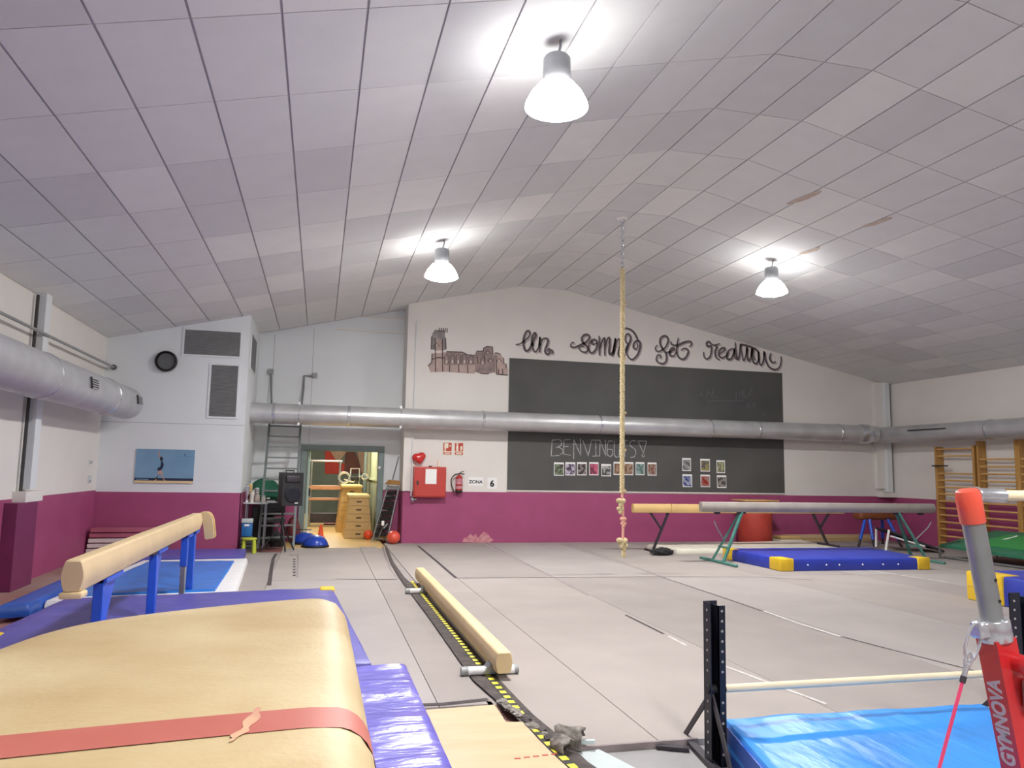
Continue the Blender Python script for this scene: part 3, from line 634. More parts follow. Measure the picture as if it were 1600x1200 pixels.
# heart balloon
t = thing('heart_balloon', (2.08, YB-.1, 1.7), 'shiny red heart balloon above the red hose cabinet', 'balloon')
bm = bmesh.new(); bmesh.ops.create_uvsphere(bm, u_segments=28, v_segments=18, radius=1)
for v in bm.verts:
    x, y, z = v.co
    zz = z+.55*abs(x)*(1-.35*abs(x)) - .18
    v.co = Vector((x*.15*(1.0 if z > -.2 else 1+.35*(z+.2)), y*.085, zz*.115))
    v.co = Matrix.Rotation(math.radians(-14), 4, 'Y') @ v.co
hb = MB().frombm(bm); hb.xf(Matrix.Translation((2.085, YB-.1, 1.825))); hb.build('balloon_skin', 'red_gloss', t)
MB().tube([(2.02, YB-.09, 1.70), (2.0, YB-.08, 1.675)], .006, 6).build('balloon_neck', 'red_gloss', t)
# hose cabinet
t = thing('hose_cabinet', (2.32, YB-.1, .97), 'red metal fire hose cabinet with a white notice', 'cabinet')
MB().rb(1.975, 2.67, YB-.2, YB-.001, .985, 1.635, .008, 2).build('cabinet_body', 'red_box', t)
dd = MB().rb(2.0, 2.65, YB-.215, YB-.2, 1.01, 1.615, .005, 1).build('cabinet_door', 'red_box', t)
MB().bb(2.035, 2.065, YB-.225, YB-.214, 1.24, 1.34).bb(2.075, 2.085, YB-.235, YB-.214, 1.25, 1.33).build('door_latch', 'tiny_dark', dd)
MB().bb(2.22, 2.46, YB-.218, YB-.215, 1.27, 1.59).build('notice_sheet', 'paper', dd, smooth=False)
MB().rb(2.3, 2.37, YB-.14, YB-.08, 1.635, 1.66, .004, 1).build('top_lock', 'tiny_dark', t)
MB().tube([(1.94, YB-.1, .93), (2.05, YB-.1, .94)], .03, 10).tube([(1.97, YB-.1, .88), (1.97, YB-.1, 1.0)], .025, 10).build('water_valve', 'steel', t)
# extinguisher
t = thing('fire_extinguisher', (2.97, YB-.1, 1.1), 'red fire extinguisher with black hose hung on the wall', 'extinguisher')
MB().lathe([(0, 1.12), (.072, 1.12), (.078, 1.135), (.078, 1.4), (.06, 1.44), (.03, 1.46), (.02, 1.48), (0, 1.48)], (2.975, YB-.09, 0), 24).build('cylinder_body', 'ext_red', t)
MB().lathe([(0, 1.08), (.06, 1.08), (.08, 1.1), (.08, 1.14), (0, 1.14)], (2.975, YB-.09, 0), 20).build('cylinder_foot', 'black', t)
MB().lathe([(.0785, 1.17), (.0795, 1.17), (.0795, 1.235), (.0785, 1.235)], (2.975, YB-.09, 0), 24).lathe([(.0785, 1.27), (.0795, 1.27), (.0795, 1.385), (.0785, 1.385)], (2.975, YB-.09, 0), 24).build('label_band', 'plaster', t)
MB().tube([(2.94, YB-.1, 1.49), (3.0, YB-.1, 1.5), (3.09, YB-.1, 1.49)], .011, 8).tube([(2.97, YB-.1, 1.5), (3.03, YB-.1, 1.54), (3.08, YB-.1, 1.55)], .009, 8).build('squeeze_lever', 'black', t)
MB().tube(smoothpts([(2.95, YB-.1, 1.49), (2.87, YB-.11, 1.47), (2.80, YB-.12, 1.38), (2.80, YB-.12, 1.27), (2.84, YB-.12, 1.17), (2.87, YB-.12, 1.1)], 5), .012, 8).build('discharge_hose', 'black', t)
# ZONA / 6
def text_mesh(body, size, name, m, parent, M, ext=.001, xs=1., bold=0.):
    cu = bpy.data.curves.new(name, 'FONT'); cu.body = body; cu.size = size; cu.align_x = 'CENTER'; cu.align_y = 'CENTER'; cu.extrude = ext; cu.offset = bold
    o = bpy.data.objects.new(name, cu); COL.objects.link(o)
    bpy.context.view_layer.update(); dg = bpy.context.evaluated_depsgraph_get()
    me = bpy.data.meshes.new_from_object(o.evaluated_get(dg)); bpy.data.objects.remove(o)
    mb = MB(); mb.add([M @ Vector((v.co.x*xs, v.co.y, v.co.z)) for v in me.vertices], [tuple(p.vertices) for p in me.polygons])
    return mb.build(name, m, parent, smooth=False)
WALLM = lambda x, y, z: Matrix.Translation((x, y, z)) @ Matrix.Rotation(math.pi/2, 4, 'X')
t = thing('zone_sign', (3.37, YB, 1.22), 'white paper sign reading ZONA beside the fire extinguisher', 'sign')
plate(3.20, 3.53, 1.235, 1.425, 'paper', t, 'sign_sheet', YB-.006, .004)
text_mesh('ZONA', .10, 'sign_word', 'ink', t, WALLM(3.365, YB-.008, 1.322), xs=1.05, bold=.0025)
t = thing('zone_number_sign', (3.74, YB, 1.19), 'white paper sign with a bold black number 6', 'sign')
plate(3.63, 3.845, 1.18, 1.42, 'paper', t, 'sign_sheet', YB-.006, .004)
text_mesh('6', .19, 'sign_number', 'ink', t, WALLM(3.735, YB-.008, 1.285), ext=.002, bold=.007)
bpy.data.objects['sign_number'].data.materials[0] = MATS['ink']
t = tag(MB().rb(2.50, 2.56, YB-.02, YB, 1.65, 1.8, .004, 1).build('wall_socket', 'cream'), 'small cream wall socket above the red hose cabinet', 'socket')

# ================================================================== PLANT ROOM WALL: VENTS, ROUND OUTLET, POSTER
def vent(x0, x1, z0, z1, n, label, side=False):
    t = thing('wall_vent', ((x0+x1)/2, YBOX, z0) if not side else (XBOX, (x0+x1)/2, z0), label, 'vent', 'louvred vents on the plant room')
    if not side:
        f = MB(); e = .035
        f.bb(x0-e, x1+e, YBOX-.02, YBOX-.001, z0-e, z0).bb(x0-e, x1+e, YBOX-.02, YBOX-.001, z1, z1+e).bb(x0-e, x0, YBOX-.02, YBOX-.001, z0, z1).bb(x1, x1+e, YBOX-.02, YBOX-.001, z0, z1)
        f.build('vent_frame', 'white_metal_wall', t, smooth=False)
        MB().bb(x0, x1, YBOX-.006, YBOX-.001, z0, z1).build('vent_back', 'vent_dark', t, smooth=False)
        for k in range(n):
            z = z0+(k+.5)*(z1-z0)/n
            MB().bar((x0, YBOX-.014, z), (x1, YBOX-.014, z), .014, .010, (0, .6, .8)).build('vent_slat', 'vent_slat', t, smooth=False)
    else:
        MB().bb(XBOX+.001, XBOX+.015, x0-.03, x1+.03, z0-.03, z1+.03).build('vent_frame', 'white_metal_wall', t, smooth=False)
        MB().bb(XBOX+.015, XBOX+.018, x0, x1, z0, z1).build('vent_back', 'vent_dark', t, smooth=False)
        for k in range(n):
            z = z0+(k+.5)*(z1-z0)/n
            MB().bb(XBOX+.016, XBOX+.026, x0, x1, z-.006, z+.006).build('vent_slat', 'vent_slat', t, smooth=False)
vent(-2.553, -1.565, 3.645, 4.11, 22, 'wide grey louvred vent high on the white plant room wall')
vent(-2.049, -1.572, 2.495, 3.465, 42, 'tall grey louvred vent beside the end of the duct')
vent(15.5, 16.5, 3.5, 4.15, 20, 'grey louvred vent on the narrow side of the plant room', True)
t = thing('round_outlet', (-2.84, YBOX, 3.3), 'round black air outlet on the white plant room wall', 'outlet')
MB().lathe([(.185, 0), (.195, -.03), (.19, -.09), (.175, -.1), (.165, -.06), (.16, -.03), (0, -.03)], (-2.84, YBOX, 3.485), 36, 'y').build('outlet_collar', 'black', t)
MB().lathe([(0, -.035), (.15, -.035), (.15, -.045), (0, -.045)], (-2.84, YBOX, 3.485), 30, 'y').build('outlet_flap', 'vent_dark', t)
t = thing('gymnast_poster', (-2.74, YBOX, 1.24), 'blue poster of a gymnast balancing on a beam', 'poster')
MB().bb(-3.24, -2.245, YBOX-.02, YBOX-.001, 1.243, 1.86).build('poster_panel', 'poster_blue', t, smooth=False)
yp = YBOX-.0215
def pp(x, z): return (-3.24+x*.995, 1.243+z*.617)
def flat(pts, m, name, o=0.): MB().add([(pp(*p)[0], yp-o, pp(*p)[1]) for p in pts], [tuple(range(len(pts)))]).build(name, m, t, smooth=False)
flat([(0, .07), (1, .07), (1, .15), (0, .15)], 'navy', 'poster_band')
flat([(0, 0), (1, 0), (1, .075), (0, .075)], 'leather_pale', 'poster_beam', .0005)
flat([(.33, .07), (.37, .07), (.375, .18), (.40, .36), (.42, .38), (.455, .36), (.48, .2), (.50, .12), (.54, .07), (.505, .07), (.46, .2), (.43, .31), (.40, .25), (.365, .12)], 'skin', 'gymnast_legs', .001)
flat([(.37, .40), (.40, .36), (.44, .38), (.47, .46), (.48, .55), (.46, .63), (.43, .65), (.43, .55), (.42, .48), (.385, .45)], 'navy', 'gymnast_leotard', .0015)
flat([(.41, .69), (.43, .65), (.455, .65), (.46, .73), (.44, .78), (.41, .77)], 'ink', 'gymnast_hair', .002)
flat([(.405, .73), (.385, .80), (.37, .92), (.385, .95), (.40, .82), (.42, .76)], 'skin', 'gymnast_arm', .001)
flat([(.74, .80), (.93, .80), (.93, .805), (.74, .805)], 'navy', 'logo_line', .001)
flat([(.82, .83), (.835, .91), (.84, .83)], 'navy', 'logo_mark', .001)
flat([(.03, .095), (.24, .095), (.24, .12), (.03, .12)], 'poster_blue', 'caption_line', .001)
for z, lab in ((1.60, 'small white switch plate, upper of two on the left wall'), (1.28, 'small white switch plate, lower of two on the left wall')):
    t = thing('light_switch', (XL, 14.69, z), lab, 'switch')
    MB().rb(XL, XL+.02, 14.63, 14.75, z-.03, z+(.03 if z > 1.5 else .09), .004, 1).build('switch_plate', 'frosted', t)
    MB().bb(XL+.02, XL+.026, 14.67, 14.72, z-.015, z+.015).build('rocker', 'vent_slat', t, smooth=False)
from mathutils import noise as mnoise
# ================================================================== MATS
def padmat(q, z0, z1, amp=.008, n=26, r=.025, fx=3., fy=3., seed=0.):
    def bil(u, v):
        a, b, c, d_ = q
        return ((a[0]*(1-u)+b[0]*u)*(1-v)+(d_[0]*(1-u)+c[0]*u)*v, (a[1]*(1-u)+b[1]*u)*(1-v)+(d_[1]*(1-u)+c[1]*u)*v)
    Lx = math.hypot(q[1][0]-q[0][0], q[1][1]-q[0][1]); Ly = math.hypot(q[3][0]-q[0][0], q[3][1]-q[0][1])
    def ss(L):
        e = r/L; return [0, e*.35, e]+[e+(1-2*e)*k/n for k in range(1, n)]+[1-e, 1-e*.35, 1]
    U, V = ss(Lx), ss(Ly); mb = MB(); N = len(U); zz = (r, r*.25, 0)
    for j, v in enumerate(V):
        for i, u in enumerate(U):
            x, y = bil(u, v); k = min(i, j, N-1-i, N-1-j); drop = zz[k] if k < 3 else 0
            a = amp*mnoise.noise(Vector((x*fx+seed, y*fy, seed)))+amp*.5*mnoise.noise(Vector((x*fx*2.3, y*fy*2.3+seed, 3)))
            mb.v.append((x, y, z1-drop+(a if k >= 2 else a*.3)))
    for j in range(N-1):
        for i in range(N-1): mb.f.append((j*N+i, j*N+i+1, (j+1)*N+i+1, (j+1)*N+i))
    loop = [i for i in range(N)]+[j*N+N-1 for j in range(1, N)]+[(N-1)*N+i for i in range(N-2, -1, -1)]+[j*N for j in range(N-2, 0, -1)]
    cx = sum(p[0] for p in q)/4; cy = sum(p[1] for p in q)/4; k = len(mb.v); m = len(loop)
    for (zf, out) in ((.5, .012), (0.02, 0.)):
        for i in loop:
            x, y, z = mb.v[i]; d_ = Vector((x-cx, y-cy)).normalized()
            mb.v.append((x+d_.x*out, y+d_.y*out, z0+(z1-r-z0)*zf))
    for i in range(m):
        b = (i+1) % m
        mb.f.append((loop[i], loop[b], k+b, k+i)); mb.f.append((k+i, k+b, k+m+b, k+m+i))
    mb.f.append(tuple(k+m+i for i in range(m))[::-1])
    return mb
def rect(x0, x1, y0, y1): return [(x0, y0), (x1, y0), (x1, y1), (x0, y1)]
# violet landing mat behind the vault, under the beam
t = thing('landing_mat', (-1.1, 7.5, 0), 'large violet landing mat with yellow corners under the beam with blue legs', 'mat')
padmat([(-2.62, 5.75), (.44, 5.75), (.22, 9.32), (-2.50, 8.95)], 0, .2, .012, 26, .035).build('mat_cover', 'violet_mat', t)
MB().rb(.07, .235, 9.12, 9.335, .01, .214, .02, 2).build('corner_patch', 'yellow_vinyl', t)
MB().rb(-2.66, -2.42, 7.02, 7.2, .01, .214, .02, 2).build('side_patch', 'yellow_vinyl', t)
MB().tube([(x, 9.36-.0*x, .12+.012*math.sin(9*x)) for x in [-1.0+.06*k for k in range(18)]], .014, 6).build('edge_zip', 'black', t)
t = thing('landing_mat', (-.3, 4.3, 0), 'glossy wrinkled violet vinyl mat beside the vaulting table', 'mat')
padmat([(-1.5, 2.75), (.69, 2.75), (.675, 5.66), (-1.5, 5.60)], 0, .2, .016, 60, .03, 1.2, 5.0, 4).build('mat_cover', 'gloss_violet', t)
t = thing('soft_mat', (-1.9, 11.4, 0), 'bright blue mat with a wide white border beyond the beam legs', 'mat')
padmat([(-2.82, 9.45), (-.90, 9.72), (-1.06, 13.2), (-2.6, 13.1)], 0, .1, .003, 20, .025).build('white_border', 'white_vinyl', t)
padmat([(-2.66, 9.62), (-1.14, 9.85), (-1.22, 12.75), (-2.46, 12.75)], .085, .118, .01, 30, .012, 3, 2, 2).build('blue_top', 'blue_mat', t)
t = thing('soft_mat', (-2.0, 14, 0), 'violet mat lying against the plant room wall', 'mat')
padmat([(-3.2, 13.25), (-1.14, 13.28), (-1.20, 14.55), (-3.2, 14.5)], 0, .12, .006, 16, .025).build('mat_cover', 'violet_mat', t)
t = thing('soft_mat', (-2.9, 9.2, 0), 'narrow blue rolled mat edge beside the red floor', 'mat')
padmat([(-3.12, 8.95), (-2.84, 9.05), (-2.84, 10.9), (-3.12, 10.9)], 0, .13, .004, 8, .04).build('mat_cover', 'sky_mat_side', t)
# light blue mat under the low bar
t = thing('landing_mat', (3.2, 3.4, 0), 'shiny light blue landing mat under the low training bar', 'mat')
padmat([(2.02, 2.85), (4.02, 2.85), (4.10, 4.10), (2.335, 4.14)], -.035, .2, .012, 44, .025, 3.5, 1.2, 7).build('mat_cover', 'sky_mat', t)
MB().add([(2.005, 2.86, .175), (2.325, 4.135, .175), (2.325, 4.135, -.03), (2.005, 2.86, -.03), (2.03, 2.86, .175), (2.35, 4.135, .175), (2.35, 4.135, -.03), (2.03, 2.86, -.03)],
         [(0, 1, 2, 3), (4, 7, 6, 5), (0, 4, 5, 1), (3, 2, 6, 7), (0, 3, 7, 4), (1, 5, 6, 2)]).build('mat_side', 'sky_mat_side', t, smooth=False)
MB().bar((2.11, 3.35, .07), (2.17, 3.6, .07), .03, .05).build('carry_handle', 'navy', t)
# royal blue mat with yellow corners under the grey beam
t = thing('landing_mat', (9, 12.3, 0), 'royal blue landing mat with yellow corners under the grey balance beam', 'mat')
padmat([(7.56, 11.47), (10.42, 11.38), (10.75, 13.2), (7.52, 13.25)], 0, .2, .006, 20, .025).build('mat_cover', 'royal_mat', t)
MB().rb(7.535, 7.79, 11.43, 11.78, .003, .208, .02, 2).build('corner_patch', 'yellow_vinyl', t)
MB().rb(10.20, 10.45, 11.355, 11.62, .003, .208, .02, 2).build('corner_patch', 'yellow_vinyl', t)
MB().rb(7.5, 7.68, 12.95, 13.28, .003, .208, .02, 2).build('corner_patch', 'yellow_vinyl', t)
for x in (8.05, 8.4, 8.65, 9.1, 9.5, 9.8): MB().sphere((x, 11.443-.03*(x-7.56)/1, .1), .014, 8, 6).build('air_eyelet', 'clip', t)
t = thing('landing_mat', (8.8, 15, 0), 'cream white mat lying along the purple wall', 'mat')
padmat([(6.95, 14.08), (10.75, 14.15), (11.0, 15.75), (6.78, 15.1)], 0, .1, .008, 16, .03).build('mat_cover', 'cream_vinyl', t)
t = thing('landing_mat', (9.5, 7.2, 0), 'thick blue and yellow landing mat beside the red upright', 'mat')
padmat([(8.55, 5.2), (10.9, 5.2), (10.9, 8.56), (8.46, 8.56)], 0, .37, .006, 18, .03).build('mat_cover', 'royal_mat', t)
MB().rb(8.445, 8.75, 8.02, 8.575, .003, .376, .02, 2).build('corner_patch', 'yellow_vinyl', t)
MB().bb(8.44, 8.446, 8.04, 8.56, .185, .192).build('patch_seam', 'leather_tan', t, smooth=False)

# ================================================================== VAULTING TABLE (foreground)
t = thing('vaulting_table', (-.29, 1.45, -.035), 'tan leather vaulting table with a worn red stripe', 'vaulting table')
base = [(.10, .62), (.102, 1.0), (.102, 1.5), (.10, 2.0), (.095, 2.26), (.07, 2.35), (.0, 2.385), (-.12, 2.355), (-.28, 2.285), (-.42, 2.205), (-.54, 2.11), (-.62, 1.98), (-.665, 1.8), (-.69, 1.5), (-.70, 1.1), (-.70, .62), (-.6, .56), (-.3, .54), (0, .56)]
OL = smoothpts(base, 4, True); OL = [Vector((p.x, p.y)) for p in OL]; nO = len(OL)
def off(d_):
    out = []
    for i in range(nO):
        tt = (OL[(i+1) % nO]-OL[(i-1) % nO]).normalized(); nn = Vector((-tt.y, tt.x)); out.append(OL[i]+nn*d_)
    return out
mb = MB()
lv = [(.07, .93), (.015, .94), (0, .97), (0, 1.15), (.008, 1.185), (.026, 1.208), (.055, 1.219)]
for d_, z in lv:
    for p in off(d_): mb.v.append((p.x, p.y, z))
for k in range(len(lv)-1):
    for i in range(nO): mb.f.append((k*nO+i, k*nO+(i+1) % nO, (k+1)*nO+(i+1) % nO, (k+1)*nO+i))
ci = Vector((-.29, 1.45)); prev = (len(lv)-1)*nO; inner = off(.055)
for s_ in (.93, .85, .7, .55, .4, .25, .12, .04):
    b0 = len(mb.v)
    for p in inner: q = ci+(p-ci)*s_; mb.v.append((q.x, q.y, (1.222 if s_ > .9 else 1.2235)+.001*(1-s_)))
    for i in range(nO): mb.f.append((prev+i, prev+(i+1) % nO, b0+(i+1) % nO, b0+i))
    prev = b0
mb.f.append(tuple(prev+i for i in range(nO))); mb.f.append(tuple(range(nO))[::-1])
mb.build('padded_top', 'leather', t)
st = MB(); xsS = [-.70, -.692, -.674, -.645, -.60, -.5, -.38, -.25, -.12, -.02, .002, .047, .062, .076, .086, .0945, .099, .1025, .1035, .1035]
zsS = [1.15, 1.185, 1.208, 1.219, 1.223, 1.2235, 1.224, 1.2243, 1.224, 1.2235, 1.223, 1.219, 1.2145, 1.208, 1.199, 1.185, 1.168, 1.15, 1.08, 1.0]
for x, z in zip(xsS, zsS):
    yc = 1.205+.13*(min(x, .09)+.2) - (.03*max(0, x-.06)/.04 if x > .06 else 0)
    st.v += [(x, yc-.048, z+.0015), (x, yc+.048, z+.0015)]
st.f = [(2*i, 2*i+1, 2*i+3, 2*i+2) for i in range(len(xsS)-1)]
st.build('red_stripe', 'red_stripe', t)
wp = smoothpts([(-.075, 1.29), (-.077, 1.26), (-.084, 1.20), (-.094, 1.165), (-.10, 1.14)], 4)
wm = MB()
for i, p in enumerate(wp):
    h_ = (.008+.004*math.sin(i*1.3))*min(1, (i+.3)/4, (len(wp)-i-.7)/4)
    wm.v += [(p.x-h_, p.y-h_*.5, 1.2262), (p.x+h_, p.y+h_*.5, 1.2262)]
wm.f = [(2*i, 2*i+1, 2*i+3, 2*i+2) for i in range(len(wp)-1)]
wm.build('worn_patch', 'worn', t)
MB().rb(-.47, -.12, 1.2, 1.7, .05, .95, .03, 2).build('centre_post', 'steel', t)
MB().rb(-.75, .1, .9, 2.0, -.035, .05, .015, 2).build('base_plate', 'dark_steel', t)

# ================================================================== BEAM WITH BLUE LEGS (left)
t = thing('balance_beam', (-1.44, 7.7, 0), 'tan balance beam on bright blue steel legs', 'balance beam')
def beamprof(w, h, bulge=.016, n=4):
    # rounded, slightly bellied cross-section, centre at top 0
    pts = []; r = .02
    for (sx, sz, a0) in ((1, -1, -90), (1, 1, 0), (-1, 1, 90), (-1, -1, 180)):
        for k in range(n+1):
            a = math.radians(a0+90*k/n); pts.append((sx*(w/2-r)+r*math.cos(a), -h/2+sz*(h/2-r)+r*math.sin(a)))
        if (sx, sz) == (1, -1): pts += [(w/2+bulge*math.cos(u*math.pi/2), -h/2+u*(h/2-r)) for u in (-.66, -.33, 0, .33, .66)]
        if (sx, sz) == (-1, 1): pts += [(-w/2-bulge*math.cos(u*math.pi/2), -h/2-u*(h/2-r)) for u in (-.66, -.33, 0, .33, .66)]
    return pts
def loft(prof, frames):
    mb = MB(); n = len(prof)
    for M in frames: mb.v += [tuple(M @ Vector((a, 0, b))) for a, b in prof]
    for k in range(len(frames)-1):
        for i in range(n): mb.f.append((k*n+i, k*n+(i+1) % n, (k+1)*n+(i+1) % n, (k+1)*n+i))
    mb.f.append(tuple(range(n))); mb.f.append(tuple((len(frames)-1)*n+i for i in range(n))[::-1]); return mb
def beamY(x, y0, y1, z, w, h, bulge=.016):
    pr = beamprof(w, h, bulge); fr = []
    for (y, s_) in ((y0, .9), (y0+.01, .97), (y0+.03, 1), (y1-.03, 1), (y1-.01, .97), (y1, .9)):
        fr.append(Matrix.Translation((x, y, z-h/2)) @ Matrix.Diagonal((s_, 1, s_, 1)) @ Matrix.Translation((0, 0, h/2)))
    return loft(pr, fr)
ZB = 1.0
beamY(-1.44, 5.28, 10.2, ZB, .105, .20).build('beam_body', 'leather_beam', t)
MB().rb(-1.505, -1.375, 5.26, 5.40, ZB-.235, ZB-.195, .012, 2).build('end_lip', 'leather_pale', t)
MB().rb(-1.48, -1.40, 7.5, 8.3, ZB-.225, ZB-.195, .006, 1).build('under_plate', 'dark_steel', t)
def blueleg(y, zf, gl=.30, grey=False):
    L = MB().rb(-1.475, -1.405, y-.05, y+.05, (zf+.0 if not grey else .45), .8, .006, 1).build('leg', 'blue_steel', t)
    MB().prism([(y+.045, .80), (y+gl, .80), (y+.045, .30)], -1.447, -1.433, 'yz').build('leg_gusset', 'blue_steel', L, smooth=False)
    MB().prism([(y-.05, .80), (y+gl, .80), (y+gl, .77), (y-.05, .77)], -1.49, -1.39, 'yz').build('leg_head', 'blue_steel', L, smooth=False)
    if grey: MB().rb(-1.467, -1.413, y-.04, y+.04, zf, .45, .004, 1).build('leg_slide', 'steel', L)
blueleg(5.95, .205, .42); blueleg(7.75, .205, .36); blueleg(9.42, -.04, .25, True); blueleg(9.95, .12, .2)
for k, (dy0, dy1, dx) in enumerate(((10.28, 10.34, 0), (10.215, 10.27, -.012))):
    pad = smoothpts([(-1.395+dx, .995), (-1.36+dx, 1.012), (-1.30+dx, 1.0), (-1.255+dx, .93), (-1.235+dx, .82), (-1.222+dx, .70), (-1.27+dx, .682), (-1.322+dx, .682), (-1.345+dx, .80), (-1.37+dx, .92)], 4, True)
    MB().prism([(p.x, p.y) for p in pad], dy0, dy1).build('end_pad', 'leather_tan' if k == 0 else 'leather_beam', t)

# ================================================================== LOW FLOOR BEAM
t = thing('floor_beam', (1.43, 8.3, 0), 'long low tan floor beam lying beside the taped rubber strip', 'balance beam')
beamY(1.437, 5.83, 10.9, .215, .115, .165, .012).build('beam_body', 'leather_pale', t)
for y in (6.03, 9.98):
    x0, x1 = 1.14, 1.60
    f = MB().tube([(x0+.18, y, .035), (x1-.09, y, .035)], .033, 16).build('foot_tube', 'steel', t)
    MB().tube([(x0+.05, y, .035), (x0+.185, y, .035)], .0335, 16).tube([(x1-.095, y, .035), (x1-.03, y, .035)], .0335, 16).build('white_sleeve', 'paper', f)
    MB().tube([(x0, y, .035), (x0+.055, y, .035)], .035, 16).tube([(x1-.035, y, .035), (x1, y, .035)], .035, 16).build('end_cap', 'vent_slat', f)
    MB().prism([(1.30, .02), (1.40, .02), (1.385, .09), (1.37, .10)], y-.06, y+.06).build('foot_bracket', 'steel', t)
# ================================================================== TAPE, PLYWOOD, TORN FOAM
t = thing('hazard_tape', (1.36, 7, 0), 'yellow and black hazard tape stuck along the rubber strip', 'tape')
tp = smoothpts([(1.345, 11.0), (1.345, 9.5), (1.345, 8), (1.345, 6.7), (1.35, 6.0), (1.36, 5.4), (1.365, 4.9), (1.385, 4.4), (1.43, 3.9), (1.48, 3.45)], 8)
vs = []
for i, p in enumerate(tp):
    tt = (tp[min(i+1, len(tp)-1)]-tp[max(i-1, 0)]).normalized(); nn = Vector((-tt.y, tt.x))*.028
    vs += [(p.x+nn.x, p.y+nn.y, .007), (p.x-nn.x, p.y-nn.y, .007), (p.x-nn.x, p.y-nn.y, .004), (p.x+nn.x, p.y+nn.y, .004)]
mb = MB(); n_ = len(tp); fs = []
for i in range(n_-1):
    for j in range(4): fs.append((i*4+j, i*4+(j+1) % 4, (i+1)*4+(j+1) % 4, (i+1)*4+j))
mb.add(vs, fs).build('tape_base', 'tape_black', t, smooth=False)
ln = [0]
for a, b in zip(tp, tp[1:]): ln.append(ln[-1]+(b-a).length)
s_ = .04; yel = None
while s_ < ln[-1]-.08:
    i = max(k for k in range(len(ln)) if ln[k] <= s_); f_ = (s_-ln[i])/(ln[i+1]-ln[i]); p = tp[i].lerp(tp[i+1], f_); tt = (tp[i+1]-tp[i]).normalized()
    if yel is None:
        yel = MB().bb(-.022, .022, -.029, .029, 0, .0022).build('yellow_mark', 'tape_yellow', None, smooth=False); o = yel
    else:
        o = bpy.data.objects.new('yellow_mark', yel.data); COL.objects.link(o)
    o.parent = t; o.location = Vector((p.x, p.y, .0062))-t.location; o.rotation_euler = (0, 0, math.atan2(tt.y, tt.x)-math.pi/2)
    s_ += .118
t = thing('plywood_sheet', (1.0, 4.6, 0), 'pale plywood sheet with a dotted edge on the floor', 'board')
MB().prism([(.71, 4.0), (1.38, 4.0), (1.355, 4.25), (1.335, 4.55), (1.325, 4.86), (1.22, 4.88), (1.235, 5.24), (.71, 5.21)], .0, .012, 'xy').build('sheet', 'plywood', t, smooth=False)
for k in range(7): MB().bb(1.225, 1.24, 4.93+.045*k, 4.948+.045*k, .011, .0135).build('burn_mark', 'mural_maroon', t, smooth=False)
for k in range(5): MB().bb(1.12+.055*k, 1.155+.055*k, 4.26+.006*k, 4.275+.006*k, .011, .0135).build('burn_mark', 'barrel_red', t, smooth=False)
t = thing('pale_board', (1.6, 4, -.03), 'pale grey board strip at the torn end of the carpet', 'board')
MB().add([(1.50, 4.36, -.034), (1.66, 4.38, -.034), (1.86, 3.75, -.034), (1.62, 3.75, -.034), (1.50, 4.36, -.012), (1.66, 4.38, -.012), (1.86, 3.75, -.012), (1.62, 3.75, -.012)],
         [(3, 2, 1, 0), (4, 5, 6, 7), (0, 1, 5, 4), (1, 2, 6, 5), (2, 3, 7, 6), (3, 0, 4, 7)]).build('board_strip', 'frosted', t, smooth=False)
t = thing('torn_foam', (1.5, 4.5, 0), 'torn curled foam underlay sticking out at the carpet corner', 'foam')
def lump(c, r, sc, seed, m, name, n=14):
    bm = bmesh.new(); bmesh.ops.create_icosphere(bm, subdivisions=3, radius=1)
    for v in bm.verts:
        f = 1+.45*mnoise.noise(v.co*1.7+Vector((seed, seed, 0)))+.2*mnoise.noise(v.co*4+Vector((seed, 0, 0)))
        v.co = Vector((c[0]+v.co.x*r*sc[0]*f, c[1]+v.co.y*r*sc[1]*f, max(c[2]+v.co.z*r*sc[2]*f, -.03)))
    return MB().frombm(bm).build(name, m, t)
def curl(c, r, L, ang, a0, a1, m, name):
    mb = MB(); n1, n2 = 14, 6; vs = []
    for j in range(n2+1):
        for i in range(n1+1):
            a = math.radians(a0+(a1-a0)*i/n1); rr = r*(1+.18*mnoise.noise(Vector((i*.5, j*.6, r*30))))
            p = Vector((rr*math.cos(a), -L/2+L*j/n2+.02*mnoise.noise(Vector((i*.4, 1, j))), rr*math.sin(a)))
            p = Matrix.Rotation(math.radians(ang), 4, 'Z') @ p; vs.append((c[0]+p.x, c[1]+p.y, max(c[2]+p.z, .002)))
    mb.add(vs, [(j*(n1+1)+i, j*(n1+1)+i+1, (j+1)*(n1+1)+i+1, (j+1)*(n1+1)+i) for j in range(n2) for i in range(n1)])
    o = mb.build(name, m, t, recalc=False); sm = o.modifiers.new('thick', 'SOLIDIFY'); sm.thickness = .012
curl((1.50, 4.44, .03), .065, .16, 60, 10, 230, 'foam', 'curled_flap')
curl((1.44, 4.36, .02), .05, .12, 20, 60, 260, 'foam', 'curled_flap')
for k in range(12):
    yy = 4.48+.075*k; lump((1.425-.012*k+random.uniform(-.02, .02), yy, .01), random.uniform(.022, .04), (1, 1.4, .4), k*3.1, random.choice(['foam', 'rubber', 'foam']), 'foam_scrap')
MB().bar((1.56, 4.40, .03), (1.63, 4.37, .035), .03, .02).build('white_flap', 'frosted', t)

